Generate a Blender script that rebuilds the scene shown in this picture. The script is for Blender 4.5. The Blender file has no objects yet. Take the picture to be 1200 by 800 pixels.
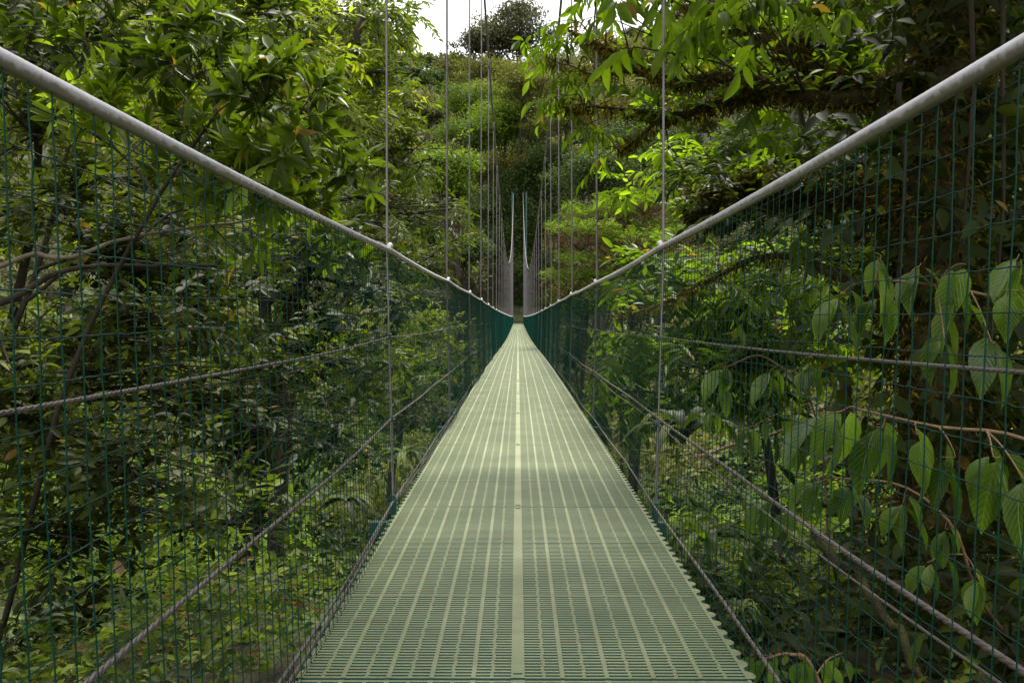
import bpy, math
import numpy as np
from mathutils import Vector

RNG = np.random.default_rng(11)
F = 1067.0                       # focal length in photo pixels
VX, VY = 607.0, 365.0            # vanishing point of the bridge in the photo
sc = bpy.context.scene
COL = sc.collection
rad = math.radians


def at(px, py, D):
    """a point at distance D ahead that lies in the photo's pixel px, py"""
    return np.array([(px - VX) / F * D, D, (VY - py) / F * D])


# ------------------------------------------------------------------ mesh collector
class Geo:
    def __init__(self):
        self.v, self.f, self.r, self.uv, self.n = [], [], [], [], 0

    def add(self, v, f, r=None, uv=None):
        v = np.asarray(v, dtype=np.float32).reshape(-1, 3)
        f = np.asarray(f, dtype=np.int32).reshape(-1, 4)
        self.v.append(v)
        self.f.append(f + self.n)
        self.r.append(np.full(len(v), .5, np.float32) if r is None else np.asarray(r, np.float32).reshape(-1))
        self.uv.append(np.zeros((len(v), 2), np.float32) if uv is None else np.asarray(uv, np.float32).reshape(-1, 2))
        self.n += len(v)

    def mesh(self, name, mat, smooth=True, attrs=True):
        v = np.concatenate(self.v)
        f = np.concatenate(self.f)
        me = bpy.data.meshes.new(name)
        me.vertices.add(len(v))
        me.vertices.foreach_set('co', v.ravel())
        me.loops.add(len(f) * 4)
        me.loops.foreach_set('vertex_index', f.ravel())
        me.polygons.add(len(f))
        me.polygons.foreach_set('loop_start', np.arange(0, len(f) * 4, 4, dtype=np.int32))
        me.polygons.foreach_set('loop_total', np.full(len(f), 4, np.int32))
        me.update(calc_edges=True)
        me.polygons.foreach_set('use_smooth', np.full(len(f), smooth, bool))
        if attrs:
            a = me.attributes.new('rnd', 'FLOAT', 'POINT')
            a.data.foreach_set('value', np.concatenate(self.r))
            u = me.uv_layers.new(name='UVMap')
            u.data.foreach_set('uv', np.concatenate(self.uv)[f.ravel()].ravel())
        me.materials.append(mat)
        return me

    def build(self, name, mat, parent=None, smooth=True, attrs=True):
        o = bpy.data.objects.new(name, self.mesh(name, mat, smooth, attrs))
        COL.objects.link(o)
        if parent is not None:
            o.parent = parent
            if parent.type == 'EMPTY':
                o.matrix_parent_inverse = mat_inv(parent)
        return o


def mat_inv(p):
    from mathutils import Matrix
    return Matrix.Translation(-p.location)


def nrm(a):
    return a / np.maximum(np.linalg.norm(a, axis=-1, keepdims=True), 1e-9)


def boxes(g, c, h, r=None):
    c = np.asarray(c, float).reshape(-1, 3)
    h = np.broadcast_to(np.asarray(h, float), c.shape)
    s = np.array([[-1, -1, -1], [1, -1, -1], [1, 1, -1], [-1, 1, -1], [-1, -1, 1], [1, -1, 1], [1, 1, 1], [-1, 1, 1]], float)
    v = c[:, None, :] + s[None] * h[:, None, :]
    q = np.array([[0, 3, 2, 1], [4, 5, 6, 7], [0, 1, 5, 4], [1, 2, 6, 5], [2, 3, 7, 6], [3, 0, 4, 7]])
    f = q[None] + (np.arange(len(c)) * 8)[:, None, None]
    g.add(v, f, None if r is None else np.repeat(r, 8))


def tubes(g, pts, ra, S=6, r=None, cap=False):
    """pts (M,K,3), ra (M,K) or (K,)"""
    pts = np.asarray(pts, float)
    if pts.ndim == 2:
        pts = pts[None]
    M, K, _ = pts.shape
    ra = np.broadcast_to(np.asarray(ra, float), (M, K))
    if cap:
        ra = ra.copy()
        pts = np.concatenate([pts[:, :1], pts, pts[:, -1:]], axis=1)
        ra = np.concatenate([np.full((M, 1), 1e-4), ra, np.full((M, 1), 1e-4)], axis=1)
        K += 2
        t = np.gradient(pts, axis=1)
        t[:, 0] = t[:, 1]
        t[:, -1] = t[:, -2]
    else:
        t = np.gradient(pts, axis=1)
    t = nrm(t)
    mean = nrm(pts[:, -1] - pts[:, 0] + 1e-6)
    ref = np.where(np.abs(mean[:, 2:3]) > .8, np.array([[0., 1., 0.]]), np.array([[0., 0., 1.]]))
    s = nrm(np.cross(t, ref[:, None, :]))
    u = np.cross(s, t)
    a = np.arange(S) / S * 2 * math.pi
    ring = np.cos(a)[None, None, :, None] * s[:, :, None, :] + np.sin(a)[None, None, :, None] * u[:, :, None, :]
    v = pts[:, :, None, :] + ring * ra[:, :, None, None]
    i = np.arange(K - 1)[:, None] * S
    j = np.arange(S)[None, :]
    jn = (j + 1) % S
    q = np.stack([i + j, i + jn, i + S + jn, i + S + j], axis=-1).reshape(-1, 4)
    f = q[None] + (np.arange(M) * K * S)[:, None, None]
    rr = None
    if r is not None:
        rr = np.repeat(np.broadcast_to(r, (M,)), K * S)
    length = np.concatenate([np.zeros((M, 1)), np.cumsum(np.linalg.norm(np.diff(pts, axis=1), axis=-1), axis=1)], axis=1)
    uv = np.stack(np.broadcast_arrays((np.arange(S) / S)[None, None, :], length[:, :, None]), axis=-1)
    g.add(v, f, rr, uv)


def smooth_line(p, K):
    """Catmull-Rom through the points of p (n,3), K samples"""
    p = np.asarray(p, float)
    n = len(p)
    P = np.vstack([2 * p[0] - p[1], p, 2 * p[-1] - p[-2]])
    t = np.linspace(0, n - 1 - 1e-6, K)
    i = t.astype(int)
    u = (t - i)[:, None]
    a, b, c, d = P[i], P[i + 1], P[i + 2], P[i + 3]
    return .5 * (2 * b + (c - a) * u + (2 * a - 5 * b + 4 * c - d) * u ** 2 + (3 * b - a - 3 * c + d) * u ** 3)


def wob(x, seed, amp=1.):
    """cheap smooth 1-d noise"""
    r = np.random.default_rng(seed)
    out = 0
    for k in range(5):
        out = out + np.sin(x * r.uniform(.5, 1.3) * 1.9 ** k + r.uniform(0, 6.28)) / 1.6 ** k
    return out * amp / 2.2


def fbm(x, y, seed):
    r = np.random.default_rng(seed)
    o = 0
    for k in range(6):
        a = r.uniform(0, 6.28)
        w = 1.8 ** k
        o = o + np.sin((x * math.cos(a) + y * math.sin(a)) * w + r.uniform(0, 6.28)) * np.sin((-x * math.sin(a) + y * math.cos(a)) * w * .9 + r.uniform(0, 6.28)) / 1.6 ** k
    return o


# ------------------------------------------------------------------ leaf templates: (u across, v along, z up), quads
def leaf_template(vs, ws, fold=.25, curl=.12):
    vs, ws = np.array(vs, float), np.array(ws, float)
    V, UV = [], []
    for v, w in zip(vs, ws):
        z = -curl * v * v
        V += [(-w, v, z + fold * w), (0, v, z), (w, v, z + fold * w)]
        UV += [(0.5 - w, v), (.5, v), (.5 + w, v)]
    Q = []
    for k in range(len(vs) - 1):
        a = 3 * k
        Q += [(a, a + 1, a + 4, a + 3), (a + 1, a + 2, a + 5, a + 4)]
    return np.array(V), np.array(Q), np.array(UV)


T_BIG = leaf_template([0, .06, .18, .34, .52, .7, .84, .94, 1.0], [.015, .12, .32, .46, .5, .42, .26, .10, .01], .42, .40)
T_BIG2 = leaf_template([0, .05, .16, .32, .5, .7, .86, .95, 1.0], [.015, .16, .38, .5, .48, .34, .17, .06, .01], .15, .75)
T_MID = leaf_template([0, .16, .45, .75, 1.0], [.03, .34, .5, .34, .02], .3, .2)
T_LOW = (np.array([(0, 0, 0), (-.5, .45, .1), (0, 1, -.1), (.5, .45, .1)], float), np.array([(0, 3, 2, 1)]),
         np.array([(.5, 0), (0, .45), (.5, 1), (1, .45)]))
T_SM = leaf_template([0, .3, .7, 1.0], [.04, .44, .36, .03], .3, .3)
T_BLADE = leaf_template([0, .3, .65, 1.0], [.5, .42, .3, .02], .3, .55)


def leaves(g, pos, d, n, size, wr, tmpl, r):
    """pos,d,n (N,3); size (N,); wr width ratio; writes N leaves"""
    V, Q, UV = tmpl
    d = nrm(d)
    n = nrm(n - (n * d).sum(-1, keepdims=True) * d)
    s = np.cross(d, n)
    size = size[:, None, None]
    v = pos[:, None, :] + size * (V[None, :, 0:1] * wr * 2 * .5 / .5 * s[:, None, :] * 1.0 + V[None, :, 1:2] * d[:, None, :] + V[None, :, 2:3] * n[:, None, :] * (.6))
    f = Q[None] + (np.arange(len(pos)) * len(V))[:, None, None]
    g.add(v, f, np.repeat(r, len(V)), np.tile(UV, (len(pos), 1)))


def rdir(n):
    return nrm(RNG.normal(size=(n, 3)))


def corridor(p, pad=0.):
    """True where a leaf would cross the walkway"""
    z = p[:, 2]
    return (np.abs(p[:, 0] - .03) < .66 + pad) & (z < .55 + pad) & (z > -1.75) & (p[:, 1] > -3) & (p[:, 1] < 97)


def sprays(gl, gw, B, T, L, sp, r0=None):
    """twigs with leaves.  B,T (N,3), L (N,)"""
    N = len(B)
    if N == 0:
        return
    k = sp['k']
    T = nrm(T)
    mode = sp.get('mode', 'alt')
    side = nrm(np.cross(T, np.array([0, 0, 1.]) + .01 * RNG.normal(size=(N, 3))))
    up = np.cross(side, T)
    sag = sp.get('sag', .2)
    if mode == 'rosette':
        t = np.broadcast_to(RNG.uniform(.78, 1., (1, k)), (N, k))
    else:
        t = np.broadcast_to(np.linspace(.15, 1., k)[None], (N, k))
    pos = B[:, None, :] + T[:, None, :] * (L[:, None] * t)[:, :, None]
    pos = pos - np.array([0, 0, 1.]) * (sag * L[:, None] * t ** 2)[:, :, None]
    ang = np.arange(k)[None, :] * (2.4 if mode == 'rosette' else math.pi) + RNG.uniform(0, 6.28, (N, 1)) * (1 if mode == 'rosette' else 0) + RNG.normal(0, .3, (N, k))
    rho = np.cos(ang)[:, :, None] * side[:, None, :] + np.sin(ang)[:, :, None] * up[:, None, :]
    al = rad(sp.get('ang', 50)) * RNG.uniform(.7, 1.3, (N, k))[:, :, None]
    if mode != 'rosette':
        al = al * (1 - .75 * (t[:, :, None] > .97))
    d = np.cos(al) * T[:, None, :] + np.sin(al) * rho + RNG.normal(0, .16, (N, k, 3))
    n = np.sin(al) * T[:, None, :] - np.cos(al) * rho * .8
    n = n + np.array([0, 0, 1.]) * sp.get('nup', 1.1) + RNG.normal(0, .35, (N, k, 3))
    d = nrm(d)
    d = d - np.array([0, 0, 1.]) * sp.get('droop', .2) * RNG.uniform(.6, 1.4, (N, k, 1))
    size = sp['size'] * RNG.uniform(.6, 1.25, (N, k))
    base = RNG.uniform(0, 1, (N, 1)) if r0 is None else np.broadcast_to(np.reshape(r0, (-1, 1)), (N, 1))
    r = np.clip(base * .7 + RNG.uniform(0, .3, (N, k)), 0, 1)
    r = np.where(RNG.random((N, k)) < sp.get('dead', .01), 1.2, r)
    pos, d, n, size, r = pos.reshape(-1, 3), d.reshape(-1, 3), n.reshape(-1, 3), size.ravel(), r.ravel()
    pet = nrm(d) * (size * .12)[:, None]
    ok = ~corridor(pos + nrm(d) * size[:, None] * .7) & ~corridor(pos)
    leaves(gl, (pos + pet)[ok], d[ok], n[ok], size[ok], sp.get('w', .36), sp.get('tmpl', T_MID), r[ok])
    if gw is not None and sp.get('stem', True):
        tt = np.array([0, .5, 1.])
        P = B[:, None, :] + T[:, None, :] * (L[:, None] * tt[None])[:, :, None] - np.array([0, 0, 1.]) * (sag * L[:, None] * tt[None] ** 2)[:, :, None]
        m = ~corridor(P[:, 2])
        tubes(gw, P[m], np.array([1., .8, .45]) * sp.get('tr', .004), 3)


def empty(name, loc, label=None, cat=None, group=None):
    o = bpy.data.objects.new(name, None)
    COL.objects.link(o)
    o.location = Vector(loc)
    o.empty_display_size = .2
    tag(o, label, cat, group)
    return o


def tag(o, label=None, cat=None, group=None, kind=None):
    if label: o['label'] = label
    if cat: o['category'] = cat
    if group: o['group'] = group
    if kind: o['kind'] = kind
    return o


# ------------------------------------------------------------------ materials
def mk(name):
    m = bpy.data.materials.new(name)
    m.use_nodes = True
    nt = m.node_tree
    for x in list(nt.nodes):
        nt.nodes.remove(x)
    out = nt.nodes.new('ShaderNodeOutputMaterial')
    return m, nt, nt.nodes, nt.links, out


def ramp(N, stops):
    r = N.new('ShaderNodeValToRGB')
    e = r.color_ramp.elements
    e[0].position, e[0].color = stops[0][0], (*stops[0][1], 1)
    e[1].position, e[1].color = stops[1][0], (*stops[1][1], 1)
    for p, c in stops[2:]:
        x = e.new(p)
        x.color = (*c, 1)
    return r


def leaf_mat(name, dark, mid, light, rough=.38, trans=.35, veins=False, dead=(.20, .13, .03), spec=.5):
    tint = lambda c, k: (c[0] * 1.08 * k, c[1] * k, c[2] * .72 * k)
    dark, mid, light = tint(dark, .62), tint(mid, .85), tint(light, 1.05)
    m, nt, N, L, out = mk(name)
    at_ = N.new('ShaderNodeAttribute'); at_.attribute_name = 'rnd'
    cr = ramp(N, [(0, dark), (.5, mid), (.92, light), (1., dead)])
    cr.color_ramp.elements[2].position = .93
    mm = N.new('ShaderNodeMath'); mm.operation = 'MULTIPLY'; mm.inputs[1].default_value = .94
    L.new(at_.outputs['Fac'], mm.inputs[0]); L.new(mm.outputs[0], cr.inputs[0])
    col = cr.outputs[0]
    tc = N.new('ShaderNodeTexCoord')
    no = N.new('ShaderNodeTexNoise'); no.inputs['Scale'].default_value = 9 if veins else 3
    no.inputs['Detail'].default_value = 3
    L.new(tc.outputs['Object'], no.inputs['Vector'])
    mx = N.new('ShaderNodeMix'); mx.data_type = 'RGBA'; mx.blend_type = 'MULTIPLY'
    mr = ramp(N, [(.3, (.6, .62, .5)), (.7, (1.15, 1.1, 1.))])
    L.new(no.outputs['Fac'], mr.inputs[0])
    mx.inputs[0].default_value = 1.
    L.new(col, mx.inputs[6]); L.new(mr.outputs[0], mx.inputs[7])
    col = mx.outputs[2]
    p = N.new('ShaderNodeBsdfPrincipled')
    p.inputs['Roughness'].default_value = rough + (.08 if not veins else 0)
    p.inputs['Specular IOR Level'].default_value = spec * .62 if not veins else .7
    if veins:
        sep = N.new('ShaderNodeSeparateXYZ'); L.new(tc.outputs['UV'], sep.inputs[0])
        def M(op, a, b=None, c=None):
            x = N.new('ShaderNodeMath'); x.operation = op
            for i, q in enumerate((a, b, c)):
                if q is None: continue
                if isinstance(q, (int, float)): x.inputs[i].default_value = q
                else: L.new(q, x.inputs[i])
            return x.outputs[0]
        au = M('ABSOLUTE', M('SUBTRACT', sep.outputs[0], .5))
        ph = M('SUBTRACT', M('MULTIPLY', sep.outputs[1], 9.), M('MULTIPLY', au, 7.))
        fr = M('ABSOLUTE', M('SUBTRACT', M('FRACT', ph), .5))          # 0 at a vein
        side = M('SUBTRACT', 1., M('SMOOTH_MIN', M('MULTIPLY', fr, 7.), 1., .2))
        mid_ = M('SUBTRACT', 1., M('MINIMUM', M('MULTIPLY', au, 40.), 1.))
        v = M('MAXIMUM', side, mid_)
        m2 = N.new('ShaderNodeMix'); m2.data_type = 'RGBA'; m2.blend_type = 'MIX'
        L.new(M('MULTIPLY', v, .4), m2.inputs[0]); L.new(col, m2.inputs[6])
        m2.inputs[7].default_value = (min(1, light[0] * 1.7), min(1, light[1] * 1.7), light[2] * 2.2, 1)
        col = m2.outputs[2]
        b = N.new('ShaderNodeBump'); b.inputs['Strength'].default_value = .55; b.inputs['Distance'].default_value = .006; b.invert = True
        L.new(v, b.inputs['Height']); L.new(b.outputs[0], p.inputs['Normal'])
    L.new(col, p.inputs['Base Color'])
    tr = N.new('ShaderNodeBsdfTranslucent')
    hs = N.new('ShaderNodeMix'); hs.data_type = 'RGBA'; hs.blend_type = 'MULTIPLY'; hs.inputs[0].default_value = 1.
    L.new(col, hs.inputs[6]); hs.inputs[7].default_value = (2.1, 2.2, .9, 1)
    L.new(hs.outputs[2], tr.inputs[0])
    ms = N.new('ShaderNodeMixShader'); ms.inputs[0].default_value = trans
    L.new(p.outputs[0], ms.inputs[1]); L.new(tr.outputs[0], ms.inputs[2])
    L.new(ms.outputs[0], out.inputs[0])
    return m


def noise_mat(name, stops, scale=4., rough=.85, bump=.4, dist=.02, detail=8., stretch=None, spec=.3, metal=0., coord='Object'):
    m, nt, N, L, out = mk(name)
    tc = N.new('ShaderNodeTexCoord')
    mp = N.new('ShaderNodeMapping')
    if stretch: mp.inputs['Scale'].default_value = stretch
    L.new(tc.outputs[coord], mp.inputs[0])
    no = N.new('ShaderNodeTexNoise'); no.inputs['Scale'].default_value = scale
    no.inputs['Detail'].default_value = detail; no.inputs['Roughness'].default_value = .62
    L.new(mp.outputs[0], no.inputs['Vector'])
    cr = ramp(N, stops)
    L.new(no.outputs['Fac'], cr.inputs[0])
    p = N.new('ShaderNodeBsdfPrincipled')
    p.inputs['Roughness'].default_value = rough
    p.inputs['Metallic'].default_value = metal
    p.inputs['Specular IOR Level'].default_value = spec
    L.new(cr.outputs[0], p.inputs['Base Color'])
    n2 = N.new('ShaderNodeTexNoise'); n2.inputs['Scale'].default_value = scale * 5
    n2.inputs['Detail'].default_value = 6
    L.new(mp.outputs[0], n2.inputs['Vector'])
    b = N.new('ShaderNodeBump'); b.inputs['Strength'].default_value = bump; b.inputs['Distance'].default_value = dist
    L.new(n2.outputs['Fac'], b.inputs['Height']); L.new(b.outputs[0], p.inputs['Normal'])
    L.new(p.outputs[0], out.inputs[0])
    return m


M_ = {}
M_['leaf_rosette'] = leaf_mat('glossy_rosette_leaf', (.045, .085, .010), (.110, .185, .018), (.190, .290, .030), .34, .38)
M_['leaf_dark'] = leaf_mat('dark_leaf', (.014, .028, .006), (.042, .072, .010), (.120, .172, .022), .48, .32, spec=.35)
M_['leaf_fine'] = leaf_mat('fine_yellow_green_leaf', (.050, .090, .010), (.115, .180, .016), (.220, .290, .026), .38, .42)
M_['leaf_bright'] = leaf_mat('bright_drooping_leaf', (.045, .095, .010), (.105, .190, .016), (.180, .300, .024), .36, .5)
M_['leaf_big'] = leaf_mat('large_veined_leaf', (.040, .105, .024), (.095, .190, .036), (.150, .260, .050), .28, .36, True)
M_['leaf_moss'] = leaf_mat('moss_tuft', (.040, .034, .010), (.105, .092, .020), (.230, .200, .040), .8, .35, spec=.1)
M_['leaf_floor'] = leaf_mat('floor_plant_leaf', (.022, .046, .013), (.062, .110, .028), (.185, .260, .080), .5, .4, dead=(.16, .09, .04))
M_['leaf_far_green'] = leaf_mat('far_bright_crown', (.045, .095, .016), (.095, .170, .024), (.160, .260, .036), .6, .3, spec=.25)
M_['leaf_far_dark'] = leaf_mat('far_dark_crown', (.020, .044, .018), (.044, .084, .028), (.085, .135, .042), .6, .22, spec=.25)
M_['leaf_far_olive'] = leaf_mat('far_olive_crown', (.070, .092, .042), (.125, .150, .062), (.200, .220, .092), .65, .25, spec=.2)  # colour lightened to stand in for haze on the far slope
M_['leaf_far_grey'] = leaf_mat('far_grey_crown', (.052, .064, .056), (.085, .100, .082), (.140, .158, .122), .65, .2, spec=.2)  # also paled in place of distance haze
M_['leaf_rust'] = leaf_mat('rust_tipped_leaf', (.035, .060, .020), (.080, .100, .030), (.170, .125, .045), .6, .2, spec=.25, dead=(.2, .08, .04))
M_['leaf_brown'] = leaf_mat('dry_brown_twiglets', (.085, .060, .048), (.140, .100, .078), (.210, .155, .120), .8, .2, spec=.1)
M_['bark'] = noise_mat('bark', [(.3, (.018, .014, .010)), (.7, (.062, .050, .037))], 6, .9, .7, .02, stretch=(1, 1, .35))
M_['bark_pale'] = noise_mat('pale_bark', [(.3, (.09, .070, .050)), (.7, (.24, .20, .16))], 8, .85, .5, .01)
M_['bark_moss'] = noise_mat('mossy_bark', [(.32, (.018, .013, .008)), (.5, (.045, .038, .014)), (.72, (.085, .082, .020))], 9, .95, 1., .03)
M_['soil'] = noise_mat('forest_soil', [(.3, (.018, .013, .008)), (.44, (.038, .030, .016)), (.54, (.045, .060, .018)), (.70, (.100, .135, .035))], 1.6, .95, 1., .05)
M_['twig_red'] = noise_mat('reddish_stem', [(.3, (.12, .07, .04)), (.7, (.26, .17, .09))], 20, .6, .2, .002)

# ------------------------------------------------------------------ bridge curves
N_RAIL_L = ([-3, .9, 3.6, 6.6, 9.6, 12.7, 17.8, 25, 35, 45, 53, 65, 80, 95], [.262, .25, .242, .220, .196, .158, .083, .0, -.09, -.18, -.25, -.34, -.43, -.50])
N_RAIL_R = ([-3, 1, 3.7, 6.6, 9.6, 15, 21.7, 30, 40, 50, 61, 80, 95], [.335, .305, .248, .205, .178, .105, .02, -.08, -.17, -.25, -.33, -.43, -.50])
N_DECK = ([-3, 8, 16, 25, 38, 60, 85, 95], [-.80, -.805, -.86, -1.0, -1.15, -1.21, -1.23, -1.22])
HY = 3.6 + 3.02 * np.arange(-2, 31)          # hanger stations
HY = HY[HY < 95]


def rail_z(y, s):
    """straight-ish spans between the hanger stations"""
    a = N_RAIL_L if s < 0 else N_RAIL_R
    k = np.interp(HY, *a)
    z = np.interp(y, HY, k)
    ph = np.mod(y - HY[0], 3.02) / 3.02
    return z - .010 * 4 * ph * (1 - ph)


def deck_z(y):
    xs, zs = N_DECK
    yy = np.linspace(-3, 95, 99)
    zz = np.interp(yy, xs, zs)
    k = np.ones(9) / 9
    zs2 = np.convolve(np.pad(zz, 4, 'edge'), k, 'valid')
    return np.interp(y, yy, zs2)


XS = {-1: -.505, 1: .560}


def side_x(y, s, t=0.):
    w = .006 * np.sin(y * 1.3 + s) + .004 * np.sin(y * 3.1)
    return XS[s] * (1 - .055 * t) + w * (t > 0)


def net_pt(y, t, s):
    zr = rail_z(y, s)
    zb = deck_z(y) - (.01 if s < 0 else .05)
    return np.stack([side_x(y, s, t), y + 0 * t, zr + (zb - zr) * t], axis=-1)


def main_cable_z(y, s):
    if s < 0:
        return 2.38 + np.where(y < 40, .0033, .0029) * (y - 40) ** 2
    return 2.08 + np.where(y < 40, .0024, .0030) * (y - 40) ** 2


# ------------------------------------------------------------------ bridge materials
def deck_mat():
    m, nt, N, L, out = mk('weathered_green_grating')
    tc = N.new('ShaderNodeTexCoord')
    ge = N.new('ShaderNodeNewGeometry')
    n1 = N.new('ShaderNodeTexNoise'); n1.inputs['Scale'].default_value = 3.5; n1.inputs['Detail'].default_value = 8
    L.new(ge.outputs['Position'], n1.inputs['Vector'])
    c1 = ramp(N, [(.32, (.160, .197, .098)), (.66, (.255, .292, .158))])
    L.new(n1.outputs['Fac'], c1.inputs[0])
    mp = N.new('ShaderNodeMapping'); mp.inputs['Scale'].default_value = (3, 14, 3)
    L.new(ge.outputs['Position'], mp.inputs[0])
    n2 = N.new('ShaderNodeTexNoise'); n2.inputs['Scale'].default_value = 1.6; n2.inputs['Detail'].default_value = 9; n2.inputs['Roughness'].default_value = .7
    L.new(mp.outputs[0], n2.inputs['Vector'])
    r2 = ramp(N, [(.49, (0, 0, 0)), (.70, (1, 1, 1))])
    L.new(n2.outputs['Fac'], r2.inputs[0])
    mx = N.new('ShaderNodeMix'); mx.data_type = 'RGBA'
    mu = N.new('ShaderNodeMath'); mu.operation = 'MULTIPLY'; mu.inputs[1].default_value = .55
    L.new(r2.outputs[0], mu.inputs[0]); L.new(mu.outputs[0], mx.inputs[0])
    L.new(c1.outputs[0], mx.inputs[6]); mx.inputs[7].default_value = (.190, .130, .065, 1)
    # flanks of the bars keep their original teal paint: by facing of the real surface
    sp = N.new('ShaderNodeSeparateXYZ'); L.new(ge.outputs['True Normal'], sp.inputs[0])
    g = N.new('ShaderNodeMath'); g.operation = 'LESS_THAN'; g.inputs[1].default_value = .5
    L.new(sp.outputs[2], g.inputs[0])
    m3 = N.new('ShaderNodeMix'); m3.data_type = 'RGBA'
    L.new(g.outputs[0], m3.inputs[0]); L.new(mx.outputs[2], m3.inputs[6]); m3.inputs[7].default_value = (.038, .115, .085, 1)
    p = N.new('ShaderNodeBsdfPrincipled'); p.inputs['Roughness'].default_value = .5; p.inputs['Specular IOR Level'].default_value = .4
    L.new(m3.outputs[2], p.inputs['Base Color'])
    n3 = N.new('ShaderNodeTexNoise'); n3.inputs['Scale'].default_value = 90; n3.inputs['Detail'].default_value = 4
    L.new(ge.outputs['Position'], n3.inputs['Vector'])
    b = N.new('ShaderNodeBump'); b.inputs['Strength'].default_value = .25; b.inputs['Distance'].default_value = .003
    L.new(n3.outputs['Fac'], b.inputs['Height']); L.new(b.outputs[0], p.inputs['Normal'])
    L.new(p.outputs[0], out.inputs[0])
    return m


def paint_mat(name, base, dirt, amount=.5, scale=9., rough=.4, metal=0., bump=.15):
    m, nt, N, L, out = mk(name)
    ge = N.new('ShaderNodeNewGeometry')
    n1 = N.new('ShaderNodeTexNoise'); n1.inputs['Scale'].default_value = scale; n1.inputs['Detail'].default_value = 10; n1.inputs['Roughness'].default_value = .68
    L.new(ge.outputs['Position'], n1.inputs['Vector'])
    r = ramp(N, [(.45, (0, 0, 0)), (.70, (1, 1, 1))])
    L.new(n1.outputs['Fac'], r.inputs[0])
    mu = N.new('ShaderNodeMath'); mu.operation = 'MULTIPLY'; mu.inputs[1].default_value = amount
    L.new(r.outputs[0], mu.inputs[0])
    mx = N.new('ShaderNodeMix'); mx.data_type = 'RGBA'
    L.new(mu.outputs[0], mx.inputs[0]); mx.inputs[6].default_value = (*base, 1); mx.inputs[7].default_value = (*dirt, 1)
    p = N.new('ShaderNodeBsdfPrincipled'); p.inputs['Roughness'].default_value = rough; p.inputs['Metallic'].default_value = metal
    L.new(mx.outputs[2], p.inputs['Base Color'])
    n3 = N.new('ShaderNodeTexNoise'); n3.inputs['Scale'].default_value = 120
    L.new(ge.outputs['Position'], n3.inputs['Vector'])
    b = N.new('ShaderNodeBump'); b.inputs['Strength'].default_value = bump; b.inputs['Distance'].default_value = .002
    L.new(n3.outputs['Fac'], b.inputs['Height']); L.new(b.outputs[0], p.inputs['Normal'])
    L.new(p.outputs[0], out.inputs[0])
    return m


M_['deck'] = deck_mat()
M_['rail'] = paint_mat('white_painted_rail', (.62, .61, .72), (.33, .29, .25), .5, 11, .4)
def stain_under(m, amt):
    nt = m.node_tree; N, L = nt.nodes, nt.links
    p = [x for x in N if x.type == 'BSDF_PRINCIPLED'][0]
    src = p.inputs['Base Color'].links[0].from_socket
    ge = N.new('ShaderNodeNewGeometry'); sp = N.new('ShaderNodeSeparateXYZ'); L.new(ge.outputs['Normal'], sp.inputs[0])
    no = N.new('ShaderNodeTexNoise'); no.inputs['Scale'].default_value = 38; no.inputs['Detail'].default_value = 8; no.inputs['Roughness'].default_value = .7
    L.new(ge.outputs['Position'], no.inputs['Vector'])
    a = N.new('ShaderNodeMath'); a.operation = 'MULTIPLY_ADD'; a.inputs[1].default_value = -.45; L.new(sp.outputs[2], a.inputs[0]); L.new(no.outputs['Fac'], a.inputs[2])
    r = ramp(N, [(.54, (0, 0, 0)), (.74, (1, 1, 1))]); L.new(a.outputs[0], r.inputs[0])
    k = N.new('ShaderNodeMath'); k.operation = 'MULTIPLY'; k.inputs[1].default_value = amt; L.new(r.outputs[0], k.inputs[0])
    mx = N.new('ShaderNodeMix'); mx.data_type = 'RGBA'; L.new(k.outputs[0], mx.inputs[0]); L.new(src, mx.inputs[6])
    mx.inputs[7].default_value = (.15, .105, .055, 1)
    L.new(mx.outputs[2], p.inputs['Base Color'])


stain_under(M_['rail'], .75)
M_['wire'] = paint_mat('green_coated_wire', (.001, .046, .036), (.002, .014, .011), .4, 20, .5)
[x for x in M_['wire'].node_tree.nodes if x.type == 'BSDF_PRINCIPLED'][0].inputs['Specular IOR Level'].default_value = .2
M_['rope'] = paint_mat('steel_rope', (.17, .145, .15), (.09, .055, .04), .7, 20, .5, .4)
M_['rod'] = paint_mat('galvanised_rod', (.27, .24, .275), (.12, .10, .09), .5, 6, .45, .3)
M_['clamp'] = paint_mat('pale_clamp', (.62, .62, .60), (.30, .26, .2), .4, 30, .35)
M_['teal'] = paint_mat('teal_steel', (.005, .075, .062), (.03, .035, .028), .5, 8, .4)

bridge = empty('suspension_bridge', (0, 0, -.8), 'long narrow hanging footbridge of pale green grating with green mesh sides', 'bridge')

# deck panels -------------------------------------------------------
PL = 1.76
gp = Geo()
xl, xr = -.478, .506
pitch = .0172
nb = int(PL / pitch)
yy = (np.arange(nb) + .5) * PL / nb
boxes(gp, np.stack([np.full(nb, (xl + xr) / 2), yy, np.full(nb, -.0027)], -1), ((xr - xl) / 2, .0044, .0020))
ribs = [-.385, -.285, -.190, -.098, .098, .196, .298, .402]
boxes(gp, [(x, PL / 2, -.0125) for x in ribs], (.0052, PL / 2 - .004, .0125))
boxes(gp, [(0, PL / 2, -.0120)], (.0150, PL / 2 - .004, .0125))
boxes(gp, [(0, .03, .0012), (0, PL - .03, .0012)], (.010, .006, .002))
mids = [xl + .048] + [(a + b) / 2 for a, b in zip([-.385, -.285, -.190, -.098], [-.285, -.190, -.098, -.015])] + \
       [(a + b) / 2 for a, b in zip([.015, .098, .196, .298], [.098, .196, .298, .402])] + [xr - .050]
c = []
for i, mx_ in enumerate(mids):
    for j in range(nb - 1):
        off = .0011 * (1 if (j // 2 + i) % 2 else -1)
        c.append((mx_ + off, (yy[j] + yy[j + 1]) / 2, -.0030))
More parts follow.
